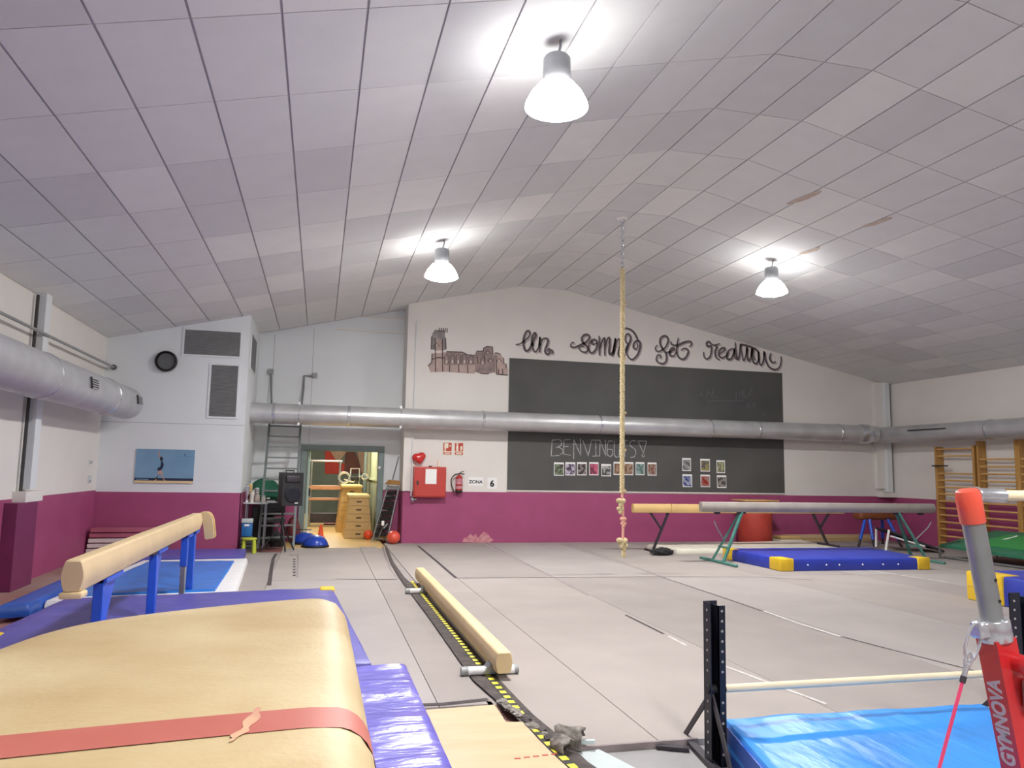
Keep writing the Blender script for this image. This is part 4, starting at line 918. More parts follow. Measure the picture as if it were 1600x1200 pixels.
# ================================================================== CLIMBING ROPE
rx, ry = 4.72, 11.48
t = thing('climbing_rope', (rx, ry, .28), 'cream climbing rope with knots hanging from the ceiling', 'rope')
MB().lathe([(0, 5.79), (.09, 5.79), (.1, 5.80), (.1, 5.81), (0, 5.81)], (rx, ry, 0), 20).build('ceiling_plate', 'clip', t)
ch = MB()
for k in range(14):
    z = 5.76-.075*k; ring = []
    for i in range(10):
        a = 2*math.pi*i/10; p = Vector((.026*math.cos(a), 0, .05*math.sin(a)))
        if k % 2: p = Vector((0, p.x, p.z))
        ring.append((rx+p.x, ry+p.y, z+p.z))
    ch.tube(ring, .009, 6, closed=True)
ch.build('chain', 'silver', t)
def twisted(z0, z1, r, pitch, x=rx, y=ry, name='rope_strand', m='rope'):
    for s3 in range(3):
        pts = []; n = max(8, int((z0-z1)/pitch*8))
        for i in range(n+1):
            a = 2*math.pi*(z0-z1)/pitch*i/n+2*math.pi*s3/3
            pts.append((x+r*.5*math.cos(a), y+r*.5*math.sin(a), z0+(z1-z0)*i/n))
        MB().tube(pts, r*.56, 6).build(name, m, t)
twisted(4.95, 1.27, .041, .16)
for z in (4.35, 3.45, 2.55, 1.95, 1.3): MB().sphere((rx+.045, ry-.01, z), .025, 10, 8).build('rope_nub', 'rope', t)
def knot(c, R, r, n=40, m='rope'):
    pts = []
    for i in range(n):
        a = 2*math.pi*i/n; pts.append((c[0]+R*(math.sin(a)+.8*math.sin(2*a))*.45, c[1]+R*(-math.sin(3*a))*.5, c[2]+R*(math.cos(a)-.8*math.cos(2*a))*.55))
    MB().tube(pts, r, 8, closed=True).build('rope_knot', m, t)
knot((rx-.02, ry, 1.12), .06, .034); knot((rx-.03, ry, 1.0), .045, .028); knot((rx+.02, ry, .84), .04, .026, m='rope_pink'); knot((rx+.025, ry, .77), .035, .024, m='rope_pink')
MB().tube([(rx, ry, 1.28), (rx+.015, ry, 1.0), (rx+.02, ry, .8), (rx+.015, ry, .5)], .022, 8).build('thin_rope', 'rope_pink', t)
knot((rx+.0, ry, .49), .075, .036); knot((rx+.035, ry, .42), .05, .03)
twisted(.44, .26, .036, .14, rx+.03)

# ================================================================== BEAMS ON THE RIGHT
t = thing('balance_beam', (9.24, 12.65, 0), 'grey suede balance beam on green steel trestles', 'balance beam')
def beamX(x0, x1, y, z, w, h, bulge=.016):
    pr = beamprof(w, h, bulge); fr = []
    for (x, s_) in ((x0, .9), (x0+.01, .97), (x0+.03, 1), (x1-.03, 1), (x1-.01, .97), (x1, .9)):
        fr.append(Matrix.Translation((x, y, z-h/2)) @ Matrix.Rotation(math.pi/2, 4, 'Z') @ Matrix.Diagonal((s_, 1, s_, 1)) @ Matrix.Translation((0, 0, h/2)))
    return loft(pr, fr)
beamX(6.72, 11.76, 12.65, 1.09, .11, .18).build('beam_body', 'suede_grey', t)
for s_, xf, xt in ((-1, 7.06, 7.54), (1, 11.38, 10.92)):
    MB().rb(xf-.035, xf+.035, 12.02, 13.3, .0, .045, .01, 1).build('foot_bar', 'green_steel', t)
    for dy in (-.19, .2):
        MB().bar((xf, 12.65+dy, .04), (xt, 12.65+dy*.15, .92), .05, .035).build('leg', 'green_steel', t)
    MB().bar((xf-.12*s_, 12.48, .28), (xf-.12*s_, 12.82, .28), .04, .03).build('cross_brace', 'green_steel', t)
    MB().tube([(xf-.14*s_, 12.62, .36), (xf+.1*s_, 12.5, .64), (xf+.16*s_, 12.48, .75)], .012, 8).build('height_lever', 'steel', t)
    MB().rb(xt-.07, xt+.07, 12.6, 12.7, .88, .93, .006, 1).build('leg_head', 'dark_steel', t)
for x in (7.05, 11.45): MB().rb(x-.05, x+.05, 12.61, 12.69, .87, .912, .01, 1).build('rubber_stop', 'dark_steel', t)
t = thing('balance_beam', (8.6, 14.5, 0), 'tan balance beam on dark Y-shaped legs behind the grey beam', 'balance beam')
beamX(6.19, 11.13, 14.5, .965, .11, .18).build('beam_body', 'leather_tan', t)
MB().bb(7.01, 7.02, 14.42, 14.58, .79, .968).build('cover_seam', 'box_wood', t, smooth=False)
for xf, xt, zf in ((6.62, 6.85, .0), (10.72, 10.42, .102)):
    s_ = 1 if xt > xf else -1
    xm = xf+(xt-xf)*.62
    MB().bar((xf, 14.5, zf), (xf+s_*.36, 14.5, .80), .05, .04).build('leg', 'dark_steel', t)
    MB().bar((xf+s_*.20, 14.5, .46), (xf-s_*.05, 14.5, .80), .045, .035).build('leg_strut', 'dark_steel', t)
    MB().rb(xf-.03, xf+.03, 14.15, 14.85, zf, zf+.04, .008, 1).build('foot_bar', 'dark_steel', t)
t = thing('weight_bag', (6.6, 14.25, 0), 'black crumpled bag lying on the foot of the tan beam', 'bag')
bm = bmesh.new(); bmesh.ops.create_icosphere(bm, subdivisions=3, radius=1)
for v in bm.verts:
    f = 1+.35*mnoise.noise(v.co*2.2); v.co = Vector((6.58+v.co.x*.23*f, 13.95+v.co.y*.13*f, max(.06+v.co.z*.085*f, .0)))
MB().frombm(bm).build('bag_body', 'black_cloth', t)
MB().tube([(6.40, 13.93, .10), (6.55, 13.9, .15), (6.75, 13.95, .11)], .012, 6).build('bag_strap', 'black', t)
# barrel
t = thing('foam_barrel', (9.95, 16.05, 0), 'red foam cylinder standing against the purple wall', 'barrel')
MB().lathe([(0, 0), (.37, 0), (.385, .02), (.385, .96), (.37, .98), (0, .98)], (9.95, 16.1, 0), 36).build('barrel_body', 'barrel_red', t)
MB().lathe([(.386, .04), (.39, .05), (.39, .07), (.386, .08)], (9.95, 16.1, 0), 36).lathe([(.386, .9), (.39, .91), (.39, .93), (.386, .94)], (9.95, 16.1, 0), 36).build('barrel_hoop', 'mural_red', t)
t = thing('thin_board', (9.95, 16.0, .98), 'thin pale board lying on top of the red foam cylinder', 'board')
MB().rb(9.5, 10.38, 15.75, 16.4, .982, 1.012, .008, 1).build('board_panel', 'leather_tan', t)
MB().bb(9.55, 10.33, 15.743, 15.75, .99, 1.004).build('board_edge', 'box_wood', t, smooth=False)
t = thing('folded_pad', (10.9, 16.2, 0), 'small cream folded pad between the red cylinder and the vaulting buck', 'pad')
MB().rb(10.55, 11.15, 16.0, 16.4, .0, .09, .02, 2).build('pad_layer', 'cream_vinyl', t); MB().rb(10.58, 11.1, 16.02, 16.38, .095, .17, .02, 2).build('pad_layer', 'leather_tan', t)
t = thing('wooden_plank', (12.1, 16.45, 0), 'long low wooden plank leaning at the foot of the purple wall', 'plank')
MB().rb(10.9, 13.4, 16.42, 16.5, .0, .17, .008, 1).build('plank_body', 'plywood', t)
MB().bb(11.0, 13.3, 16.41, 16.42, .07, .09).build('plank_groove', 'box_wood', t, smooth=False)
# vaulting buck
t = thing('vaulting_buck', (12.6, 15.4, 0), 'brown leather vaulting buck on four splayed blue legs', 'vaulting buck')
MB().rb(12.15, 13.2, 15.22, 15.58, .60, .90, .09, 4).build('padded_body', 'brown_leather', t)
for x0, y0, x1, y1 in ((12.0, 15.15, 12.32, 15.3), (12.36, 15.08, 12.42, 15.28), (13.08, 15.05, 12.92, 15.28), (13.15, 15.75, 12.95, 15.5)):
    L = MB().tube([(x0+(x1-x0)*.25, y0+(y1-y0)*.25, .16), (x1, y1, .62)], .036, 10).build('leg', 'blue_steel', t)
    MB().tube([(x0, y0, .0), (x0+(x1-x0)*.27, y0+(y1-y0)*.27, .17)], .027, 10).build('leg_slide', 'dark_steel', L)
# mini trampoline, tilted
t = thing('mini_trampoline', (12.3, 14.1, 0), 'tilted black mini trampoline with a white tube frame', 'trampoline')
A0 = Vector((12.03, 14.2, .44)); A1 = Vector((12.95, 13.7, .05)); A2 = Vector((13.3, 14.5, .05)); A3 = Vector((12.35, 15.0, .44))
mb = MB(); nA = (A1-A0).cross(A3-A0).normalized()*.02
mb.add([A0, A1, A2, A3, A0+nA, A1+nA, A2+nA, A3+nA], [(3, 2, 1, 0), (4, 5, 6, 7), (0, 1, 5, 4), (1, 2, 6, 5), (2, 3, 7, 6), (3, 0, 4, 7)]).build('jump_bed', 'black', t, smooth=False)
MB().tube([A0, A1, A2, A3], .025, 8, closed=True).build('bed_rim', 'dark_steel', t)
MB().tube([(11.90, 14.17, .02), (12.02, 14.19, .46)], .026, 10).build('front_leg', 'paper', t)
MB().tube([(12.3, 14.95, .02), (12.36, 14.99, .45)], .026, 10).build('front_leg', 'paper', t)
MB().tube([(12.04, 14.18, .33), (12.62, 13.85, .14)], .018, 8).build('side_rail', 'paper', t)
MB().tube([(11.86, 14.1, .015), (11.94, 14.24, .015)], .02, 8).build('rubber_foot', 'clip', t)
# wall bars
def wallbars(y0, y1, zt, rungs, label):
    t = thing('wall_bars', (14.0, (y0+y1)/2, 0), label, 'wall bars', 'wooden wall bars')
    for y in (y0, y1): MB().rb(13.93, 14.14, y-.03, y+.03, .0, zt, .006, 1).build('upright', 'wood', t)
    for z in rungs: MB().tube([(13.97, y0, z), (13.97, y1, z)], .02, 10).build('rung', 'wood_rung', t)
    return t
rg = [.12+.158*k for k in range(11)]
w1 = wallbars(13.80, 14.86, 2.32, rg+[2.10, 2.26], 'wooden wall bars nearest the room corner, with a wide gap between the upper rungs')
MB().bb(13.86, 13.93, 14.5, 14.9, 1.86, 1.89).build('hook_bar', 'black', w1, smooth=False)
wallbars(12.74, 13.68, 2.42, [.12+.158*k for k in range(13)], 'taller wooden wall bars directly beside the gapped set')
wallbars(11.68, 12.68, 2.42, [.12+.158*k for k in range(13)], 'wooden wall bars behind the green trampoline')
# green double mini trampoline
t = thing('double_trampoline', (12.6, 11.5, 0), 'green padded trampoline tilted on its folded frame', 'trampoline')
q0 = [Vector(p) for p in ((12.15, 12.95, .22), (13.55, 12.95, .50), (13.9, 10.6, .50), (12.35, 10.6, .16))]
def panel(q, th, name, m):
    nA = (q[1]-q[0]).cross(q[3]-q[0]).normalized()
    if nA.z < 0: nA = -nA
    MB().add([p for p in q]+[p+nA*th for p in q], [(3, 2, 1, 0), (4, 5, 6, 7), (0, 1, 5, 4), (1, 2, 6, 5), (2, 3, 7, 6), (3, 0, 4, 7)]).build(name, m, t, smooth=False)
panel(q0, .05, 'frame_pad', 'tramp_green')
cq = sum(q0, Vector())/4
qi = [cq+(p-cq)*.58+Vector((0, 0, .056)) for p in q0]; panel(qi, .012, 'jump_bed', 'tramp_bed')
MB().tube(smoothpts([qi[0]+Vector((.2, 0, .03)), qi[0]+Vector((.5, -.2, .1)), qi[1]+Vector((-.3, -.5, .03))], 5), .012, 6).build('strap', 'clip', t)
for p in q0: MB().tube([(p.x, p.y, .0), (p.x, p.y, p.z)], .025, 8).build('leg', 'steel', t)
MB().tube([(12.2, 12.9, .03), (12.35, 10.65, .03)], .022, 8).build('floor_rail', 'steel', t)

# ================================================================== LOW BAR
t = thing('training_bar', (3.3, 4.08, -.035), 'low wooden training bar between black perforated posts', 'bar')
def perfpost(x, s_):
    p = MB().bb(x-.045, x-.039, 4.04, 4.12, -.03, .865).bb(x-.045, x+.04, 4.114, 4.12, -.03, .865).build('post', 'post_black', t, smooth=False)
    MB().bb(x+.0, x+.006, 4.03, 4.115, -.03, .85).bb(x+.0, x+.045, 4.03, 4.036, -.03, .85).build('post', 'post_black', t, smooth=False)
    hm = None
    for k in range(15):
        z = .82-.056*k
        if abs(z-.38) < .05: continue
        for (xx, yy, ax_) in ((x-.0465, 4.078, 1), (x+.024, 4.029, 0)):
            if hm is None:
                o = MB().lathe([(0, 0), (.0075, 0), (.0075, .002), (0, .002)], (0, 0, 0), 10, 'y').build('post_hole', 'carpet_c', None); hm = o.data
            else:
                o = bpy.data.objects.new('post_hole', hm); COL.objects.link(o)
            o.parent = p; o.location = Vector((xx, yy, z))-t.location; o.rotation_euler = (0, 0, -math.pi/2*ax_)
    MB().bar((x+.03, 4.55, -.02), (x-.10, 3.65, -.02), .05, .03).build('foot_bar', 'dark_steel', t)
    for ye in (4.50, 3.72): MB().bar((x+.025-.145*(4.5-ye), ye, -.01), (x-.02, 4.08, .36), .03, .012, (1, 0, 0)).build('brace', 'dark_steel', t)
    MB().bar((x+.05*s_, 4.30, -.02), (x+.22*s_, 4.38, -.02), .05, .02).build('foot_tab', 'dark_steel', t)
    MB().lathe([(0, -.055), (.026, -.055), (.026, .06), (0, .06)], (x+.0, 4.075, .38), 14, 'x').build('bar_socket', 'black', t)
    return p
perfpost(2.245, -1); perfpost(4.43, 1)
MB().tube([(2.29, 4.075, .38), (4.39, 4.075, .38)], .022, 16).build('wooden_bar', 'wood_bar', t)

# ================================================================== HORIZONTAL BAR WITH RED UPRIGHT
t = thing('horizontal_bar', (3.7, 2.5, -.035), 'red and silver upright of a gymnastics bar with white lettering', 'gymnastics bar')
def upright(x, s_, lead):
    top = Vector((x, 2.5, 1.545)); bot = Vector((x+.285*s_, 2.5, -.03)); ax = (top-bot).normalized()
    def at(z): return bot+(top-bot)*((z+.03)/1.575)
    f = MB().tube([at(1.03), at(1.47)], .041, 24).build('inner_tube', 'tube_grey', t)
    for k in range(3):
        c = at(1.30-.08*k-.09); MB().lathe([(0, -.043), (.006, -.043), (.006, -.0405), (0, -.0405)], (c.x+.012, c.y-.0, c.z), 10, 'y').build('pin_hole', 'black', f)
    MB().tube([at(1.425), at(1.43), at(1.53), at(1.55), at(1.558)], [.044, .0465, .0465, .041, .03], 24).build('orange_cap', 'orange_red', t)
    # square red post
    p = MB(); Xa = Vector((0, 1, 0)); Ya = ax.cross(Xa).normalized(); w = .048
    c0, c1 = at(-.03), at(.985); vs = []
    for c in (c0, c1):
        for a, b in ((-1, -1), (1, -1), (1, 1), (-1, 1)): vs.append(c+Xa*a*w+Ya*b*w)
    p.add(vs, [(3, 2, 1, 0), (4, 5, 6, 7), (0, 1, 5, 4), (1, 2, 6, 5), (2, 3, 7, 6), (3, 0, 4, 7)])
    po = p.build('red_post', 'post_red', t, smooth=False)
    cl2 = MB().tube([at(.975), at(.98), at(1.05), at(1.055)], [.058, .06, .06, .056], 24).build('clamp_collar', 'silver', t)
    g = at(1.02); MB().rb(g.x-.09, g.x-.04, 2.47, 2.53, g.z-.035, g.z+.03, .008, 1).build('collar_lug', 'silver', cl2)
    k = at(.90); kn = MB().lathe([(.0, -.13), (.035, -.13), (.04, -.12), (.04, -.05), (.034, -.045), (.034, 0)], (k.x+.03, 2.46, k.z+.0), 22, 'y').build('lock_knob', 'post_red', t)
    ring = [(k.x+.03+.02*math.cos(a), 2.327, k.z+.02*math.sin(a)) for a in [math.radians(60+28*i) for i in range(11)]]
    MB().tube(ring, .006, 6).build('knob_emblem', 'paper', kn)
    MB().rb(k.x+.035, k.x+.085, 2.40, 2.45, k.z-.17, k.z-.055, .015, 2).build('lock_lever', 'silver', t)
    MB().sphere((k.x+.07, 2.42, k.z-.2), .014, 10, 8).build('lever_bolt', 'silver', t)
    if lead:
        Zn = Ya if Ya.x < 0 else -Ya
        c = at(.675)+Zn*(w+.001); M4 = Matrix((ax, Vector((0, 1, 0)), Zn)).transposed().to_4x4(); M4.translation = c
        text_mesh('GYMNOVA', .082, 'post_lettering', 'letter_white', po, M4, ext=.0008, xs=.8, bold=.003)
    MB().rb(bot.x-.3, bot.x+.3, 2.38, 2.62, -.035, -.01, .01, 1).build('base_plate', 'post_red', t)
upright(2.488, 1, True); upright(4.9, 1, False)
MB().tube([(2.54, 2.5, 1.535), (4.88, 2.5, 1.535)], .021, 18).build('wooden_rail', 'wood_bar', t)
for a, b in ((2.525, 2.66),): 
    MB().tube([(a, 2.5, 1.535), (a+.012, 2.5, 1.535), (a+.02, 2.5, 1.535), (b, 2.5, 1.535), (b+.002, 2.5, 1.535)], [.033, .033, .028, .027, .02], 18).build('rail_sleeve', 'silver', t)
# tension cable
t = thing('tension_cable', (2.0, 2.4, 0), 'pink tension cable with a steel shackle hanging off the red upright', 'cable')
pa = Vector((2.505, 2.5, 1.03)); pb = Vector((1.99, 2.42, -.03))
def al(u): return pa.lerp(pb, u)
ring = []
dv = (pb-pa).normalized(); sv = dv.cross(Vector((0, 1, 0))).normalized()
def shackle(c, L, wd, r, name):
    pts = []
    for i in range(16):
        a = 2*math.pi*i/16; pts.append(c+dv*L*math.cos(a)+sv*wd*math.sin(a))
    MB().tube(pts, r, 8, closed=True).build(name, 'silver', t)
shackle(al(.055), .075, .032, .0065, 'shackle'); shackle(al(.115), .032, .014, .006, 'thimble')
MB().tube([al(.13), al(.175)], .0095, 10).build('swage_sleeve', 'silver', t)
MB().tube([al(.17), al(.19)], .011, 10).tube([al(.58), al(.60)], .011, 10).build('cable_ferrule', 'dark_steel', t)
MB().tube([al(.18), al(1.0)], .0065, 8).build('cable_core', 'cable_pink', t)
MB().lathe([(0, -.035), (.06, -.035), (.05, -.015), (0, -.012)], (pb.x, pb.y, 0), 18).build('floor_anchor', 'steel', t)
# ================================================================== DOORWAY CLUTTER
# access ladder to the roof hatch
t = thing('steel_ladder', (-.75, 15.8, 0), 'grey steel ladder leaning behind the duct against the wall', 'ladder')
bL, bR, tL, tR = Vector((-1.075, 15.62, 0)), Vector((-.425, 15.85, 0)), Vector((-1.06, 17.1, 2.95)), Vector((-.43, 17.1, 2.95))
for a, b in ((bL, tL), (bR, tR)): MB().bar(a, b, .045, .07).build('rail', 'steel_ladder', t)
for k in range(13):
    u = (k+.9)/13.2; MB().bar(bL.lerp(tL, u), bR.lerp(tR, u), .03, .035).build('rung', 'steel_ladder', t)
MB().tube([tL, (-1.09, 17.2, 3.3), (-1.11, 17.22, 3.62)], .02, 8).build('grab_rail', 'steel_ladder', t)
MB().bb(-1.17, -1.06, 17.2, 17.29, 3.58, 3.69).build('rail_bracket', 'vent_slat', t)
MB().tube([tR, (-.41, 17.2, 3.3), (-.41, 17.22, 3.58), (-.2, 17.22, 3.58)], .02, 8).build('grab_rail', 'steel_ladder', t)
MB().bb(-.23, -.13, 17.2, 17.29, 3.55, 3.65).build('rail_bracket', 'vent_slat', t)
# loudspeaker on tripod
t = thing('speaker_stand', (-.63, 15.1, 0), 'black tripod stand carrying the loudspeaker', 'speaker stand')
MB().tube([(-.63, 15.1, .12), (-.63, 15.1, .853)], .02, 10).build('pole', 'black', t)
MB().tube([(-.63, 15.1, .50), (-.63, 15.1, .58)], .036, 10).build('collar', 'black', t)
for x, y in ((-.99, 15.0), (-.54, 14.96), (-.40, 15.28)):
    L = MB().bar((-.63, 15.1, .54), (x, y, .012), .03, .015).build('leg', 'black', t)
    MB().bar((-.63, 15.1, .2), ((x-.63)/2, (y+15.1)/2, .275), .02, .01).build('leg_brace', 'black', L)
t = thing('loudspeaker', (-.53, 15.1, .85), 'black loudspeaker on the tripod stand beside the ladder', 'loudspeaker')
sp = MB().prism([(-.2, -.17), (.2, -.17), (.16, .15), (-.16, .15)], .0, .62, 'xy'); sp.xf(Matrix.Translation((-.53, 15.1, .855)) @ Matrix.Rotation(math.radians(24), 4, 'Z'))
sp.build('cabinet', 'black', t, smooth=False)
def spl(mb): return mb.xf(Matrix.Translation((-.53, 15.1, .855)) @ Matrix.Rotation(math.radians(24), 4, 'Z'))
spl(MB().lathe([(.15, -.172), (.15, -.19), (.13, -.195), (0, -.18)], (0, 0, .22), 24, 'y')).build('woofer_grille', 'post_black', t)
spl(MB().rb(-.14, .14, -.195, -.17, .44, .57, .02, 2)).build('horn_flare', 'dark_steel', t)
spl(MB().bb(.05, .11, -.176, -.169, .045, .06)).build('badge', 'clip', t)
spl(MB().tube([(-.08, 0, .62), (-.08, 0, .655), (.08, 0, .655), (.08, 0, .62)], .012, 8)).build('carry_handle', 'black', t)
# trestle table with clutter
t = thing('side_table', (-1.18, 15.75, 0), 'small metal table crowded with trophies beside the ladder', 'table')
MB().rb(-1.38, -.93, 15.45, 15.94, .86, .89, .006, 1).build('table_top', 'frosted', t)
for x, y in ((-1.33, 15.5), (-.98, 15.5), (-1.33, 15.88), (-.98, 15.88)): MB().bar((x, y, 0), (x*.99, y, .86), .025).build('leg', 'steel', t)
def bottle(x, y, z, h, r, m, name, label):
    o = thing(name, (x, y, z), label, 'trophy' if name == 'trophy_cup' else 'jar', 'small things on the side table')
    MB().lathe([(0, z), (r, z), (r*.9, z+h*.12), (r*.35, z+h*.2), (r*.35, z+h*.4), (r*.9, z+h*.55), (r*1.05, z+h), (0, z+h)] if name == 'trophy_cup' else [(0, z), (r, z), (r, z+h*.75), (r*.6, z+h*.85), (r*.6, z+h), (0, z+h)], (x, y, 0), 14).build('vessel', m, o)
    MB().lathe([(0, 0), (r*.7, 0), (r*.7, .015), (0, .015)], (x, y, z+h), 12).build('lid', 'frosted', o)
for i, (x, y, h, r, m, nmx, lab) in enumerate(((-1.32, 15.52, .30, .045, 'silver', 'trophy_cup', 'tall silver cup on the side table'), (-1.22, 15.55, .22, .05, 'glass_jar', 'glass_jar', 'pale jar between the cups on the side table'), (-1.13, 15.5, .18, .05, 'clutter', 'glass_jar', 'brown speckled jar on the side table'), (-1.01, 15.52, .12, .045, 'glass_jar', 'glass_jar', 'short wide pale jar at the table end'), (-1.28, 15.7, .34, .04, 'leather_tan', 'trophy_cup', 'tall gold cup at the back of the side table'), (-1.16, 15.72, .26, .05, 'silver', 'trophy_cup', 'low silver cup at the back of the side table'))):
    bottle(x, y, .89, h, r, m, nmx, lab)
o = thing('paper_stack', (-1.0, 15.6, .89), 'flat stack of white papers at the edge of the side table', 'papers')
MB().rb(-.955, -.80, 15.46, 15.7, .891, .91, .004, 1).build('paper_pile', 'paper', o); MB().rb(-.95, -.81, 15.48, 15.68, .911, .925, .004, 1).build('top_sheet', 'frosted', o)
# blue water container on the lime stool
t = thing('step_stool', (-1.19, 14.92, 0), 'lime green plastic stool with thick tapered legs', 'stool')
MB().lathe([(0, .235), (.12, .235), (.135, .245), (.135, .265), (.125, .275), (0, .275)], (-1.185, 14.92, 0), 24).build('seat', 'lime', t)
for x, y in ((-.085, -.07), (.085, -.07), (-.085, .07), (.085, .07)): MB().tube([(-1.185+x*1.15, 14.92+y*1.15, 0), (-1.185+x, 14.92+y, .24)], [.034, .026], 12).build('leg', 'lime', t)
t = thing('water_container', (-1.26, 15.3, .27), 'blue plastic container with a frosted lid behind the lime stool', 'container')
MB().rb(-1.36, -1.17, 15.2, 15.4, .27, .52, .02, 2).build('container_body', 'box_blue', t); MB().rb(-1.365, -1.165, 15.195, 15.405, .52, .60, .015, 2).build('container_lid', 'frosted', t)
MB().rb(-1.31, -1.22, 15.19, 15.2, .46, .50, .004, 1).build('container_label', 'paper', t)
t = thing('storage_crate', (-1.26, 15.3, 0), 'grey crate carrying the blue plastic container', 'crate')
MB().rb(-1.37, -1.16, 15.19, 15.42, .0, .265, .01, 1).build('crate_body', 'grey_cloth', t)
for k in range(3): MB().bb(-1.36, -1.17, 15.183, 15.19, .05+.07*k, .08+.07*k).build('crate_slot', 'black', t)
# green bin, chair, bags behind the ladder
t = thing('green_barrow', (-1.08, 16.6, 0), 'green plastic tub standing on edge behind the ladder', 'tub')
mb = MB()
ov = [(-1.08+.3*math.cos(a), 1.06+.28*math.sin(a)) for a in [2*math.pi*i/24 for i in range(24)]]
mb.prism(ov, 16.72, 16.9).build('tub_shell', 'green_plastic', t)
MB().rb(-1.36, -.8, 16.66, 16.72, .95, 1.02, .01, 1).build('tub_rim', 'green_plastic', t)
MB().rb(-1.3, -.86, 16.6, 16.95, .0, .775, .02, 1).build('tub_stand', 'black', t)
t = thing('white_cup_rack', (-.98, 16.45, .85), 'small white rack leaning on the green tub', 'rack')
MB().rb(-1.12, -.86, 16.61, 16.655, .777, .86, .01, 1).build('rack_body', 'paper', t); MB().rb(-1.02, -.96, 16.615, 16.65, .86, .94, .01, 1).build('rack_post', 'paper', t)
CHY = .22
t = thing('office_chair', (-.85, 16.5, 0), 'black swivel chair with a grey cushion behind the ladder', 'chair')
MB().rb(-1.12, -.62, 16.2, 16.48, .45, .55, .04, 3).build('seat', 'grey_cloth', t)
MB().rb(-1.1, -.64, 16.45, 16.5, .58, .92, .03, 2).build('backrest', 'black_cloth', t)
MB().tube([(-.87, 16.34, .08), (-.87, 16.34, .46)], .03, 10).build('gas_post', 'black', t)
for k in range(5):
    a = 2*math.pi*k/5+.3; MB().bar((-.87, 16.34, .09), (-.87+(.2)*math.cos(a), 16.34+(.2)*math.sin(a), .06), .04, .03).build('base_arm', 'black', t)
    MB().sphere((-.87+(.2)*math.cos(a), 16.34+(.2)*math.sin(a), .03), .03, 10, 8).build('castor', 'black', t)
def sack(name, c, s_, m, label, cat, seed):
    o = thing(name, (c[0], c[1], 0), label, cat)
    bm = bmesh.new(); bmesh.ops.create_icosphere(bm, subdivisions=3, radius=1)
    for v in bm.verts:
        f = 1+.25*mnoise.noise(v.co*1.8+Vector((seed, 0, 0))); v.co = Vector((c[0]+v.co.x*s_[0]*f, c[1]+v.co.y*s_[1]*f, max(c[2]+v.co.z*s_[2]*f, .0)))
    MB().frombm(bm).build('bag_body', m, o); MB().tube([(c[0]-s_[0]*.4, c[1], c[2]+s_[2]*.8), (c[0], c[1], c[2]+s_[2]*1.25), (c[0]+s_[0]*.4, c[1], c[2]+s_[2]*.8)], .012, 6).build('bag_handle', 'black', o)
sack('gym_bag', (-.76, 16.02, .13), (.15, .1, .16), 'black_cloth', 'black gym bag on the floor between the ladder rails', 'bag', 1)
sack('gym_bag', (-.47, 16.95, .26), (.14, .14, .26), 'maroon', 'maroon gym bag standing beside the door frame', 'bag', 5)
# balance domes
def dome(c, r, label, flip=False):
    o = thing('balance_dome', (c[0], c[1], 0), label, 'balance dome', 'blue balance domes')
    MB().lathe([(0, .0), (r*1.08, 0), (r*1.1, .02), (r*1.08, .04), (0, .04)], (c[0], c[1], c[2]), 32).build('dome_base', 'black', o)
    MB().sphere((c[0], c[1], c[2]+.035), r, 32, 16, .82, 0).build('dome_shell', 'ball_blue', o)
    MB().lathe([(r*.995, .05), (r*1.01, .06), (r*.99, .075)], (c[0], c[1], c[2]), 32).build('dome_ring', 'ball_blue', o)
dome((-.01, 15.95, 0), .25, 'shiny blue balance dome on the floor in front of the doorway')
dome((-.22, 16.62, 0), .25, 'dark blue balance dome behind the shiny one')
t = thing('black_frame', (-.25, 16.4, .24), 'folded black strap lying on the rear balance dome', 'strap')
MB().bar((-.42, 16.55, .30), (-.1, 16.62, .285), .05, .02).build('strap_band', 'black', t); MB().bar((-.2, 16.5, .275), (-.02, 16.66, .26), .03, .02).build('strap_buckle', 'cream', t)
t = thing('marker_cone', (.1, 18.1, 0), 'orange marker cone on the tan corridor floor', 'cone')
MB().lathe([(0, 0), (.08, 0), (.07, .02), (.03, .27), (.02, .28), (0, .28)], (.1, 18.1, 0), 20).build('cone_body', 'ball_orange', t); MB().rb(.0, .2, 18.0, 18.2, .0, .015, .004, 1).build('cone_base', 'ball_orange', t)
# vaulting boxes
def vbox(x, y, L, tiers, label, w0=.63, w1=.43):
    o = thing('vaulting_box', (x, y+L/2, 0), label, 'vaulting box', 'stacked wooden vaulting boxes')
    H_ = .18*tiers
    for k in range(tiers):
        a = w0+(w1-w0)*k/tiers; b = w0+(w1-w0)*(k+1)/tiers; z0, z1 = .18*k+.003, .18*(k+1)-.003; e0, e1 = .06*k, .06*(k+1)*.98
        tier = MB().add([(x-a/2, y+e0*.3, z0), (x+a/2, y+e0*.3, z0), (x+a/2, y+L-e0*.3, z0), (x-a/2, y+L-e0*.3, z0), (x-b/2, y+e1*.3, z1), (x+b/2, y+e1*.3, z1), (x+b/2, y+L-e1*.3, z1), (x-b/2, y+L-e1*.3, z1)],
                 [(3, 2, 1, 0), (4, 5, 6, 7), (0, 1, 5, 4), (1, 2, 6, 5), (2, 3, 7, 6), (3, 0, 4, 7)]).build('box_tier', 'box_wood', o, smooth=False)
        MB().rb(x-.06, x+.06, y+e0*.3+.004, y+e0*.3+.03, z0+.07, z0+.105, .008, 1).build('hand_slot', 'black', tier)
    MB().rb(x-w1/2-.03, x+w1/2+.03, y+.06, y+L-.06, H_, H_+.07, .02, 2).build('padded_lid', 'box_pad', o)
vbox(.92, 17.8, 1.35, 5, 'five-tier wooden vaulting box with a pale padded lid, standing in the doorway')
vbox(.82, 19.4, 1.5, 6, 'taller wooden vaulting box behind the one in the doorway', .70, .46)
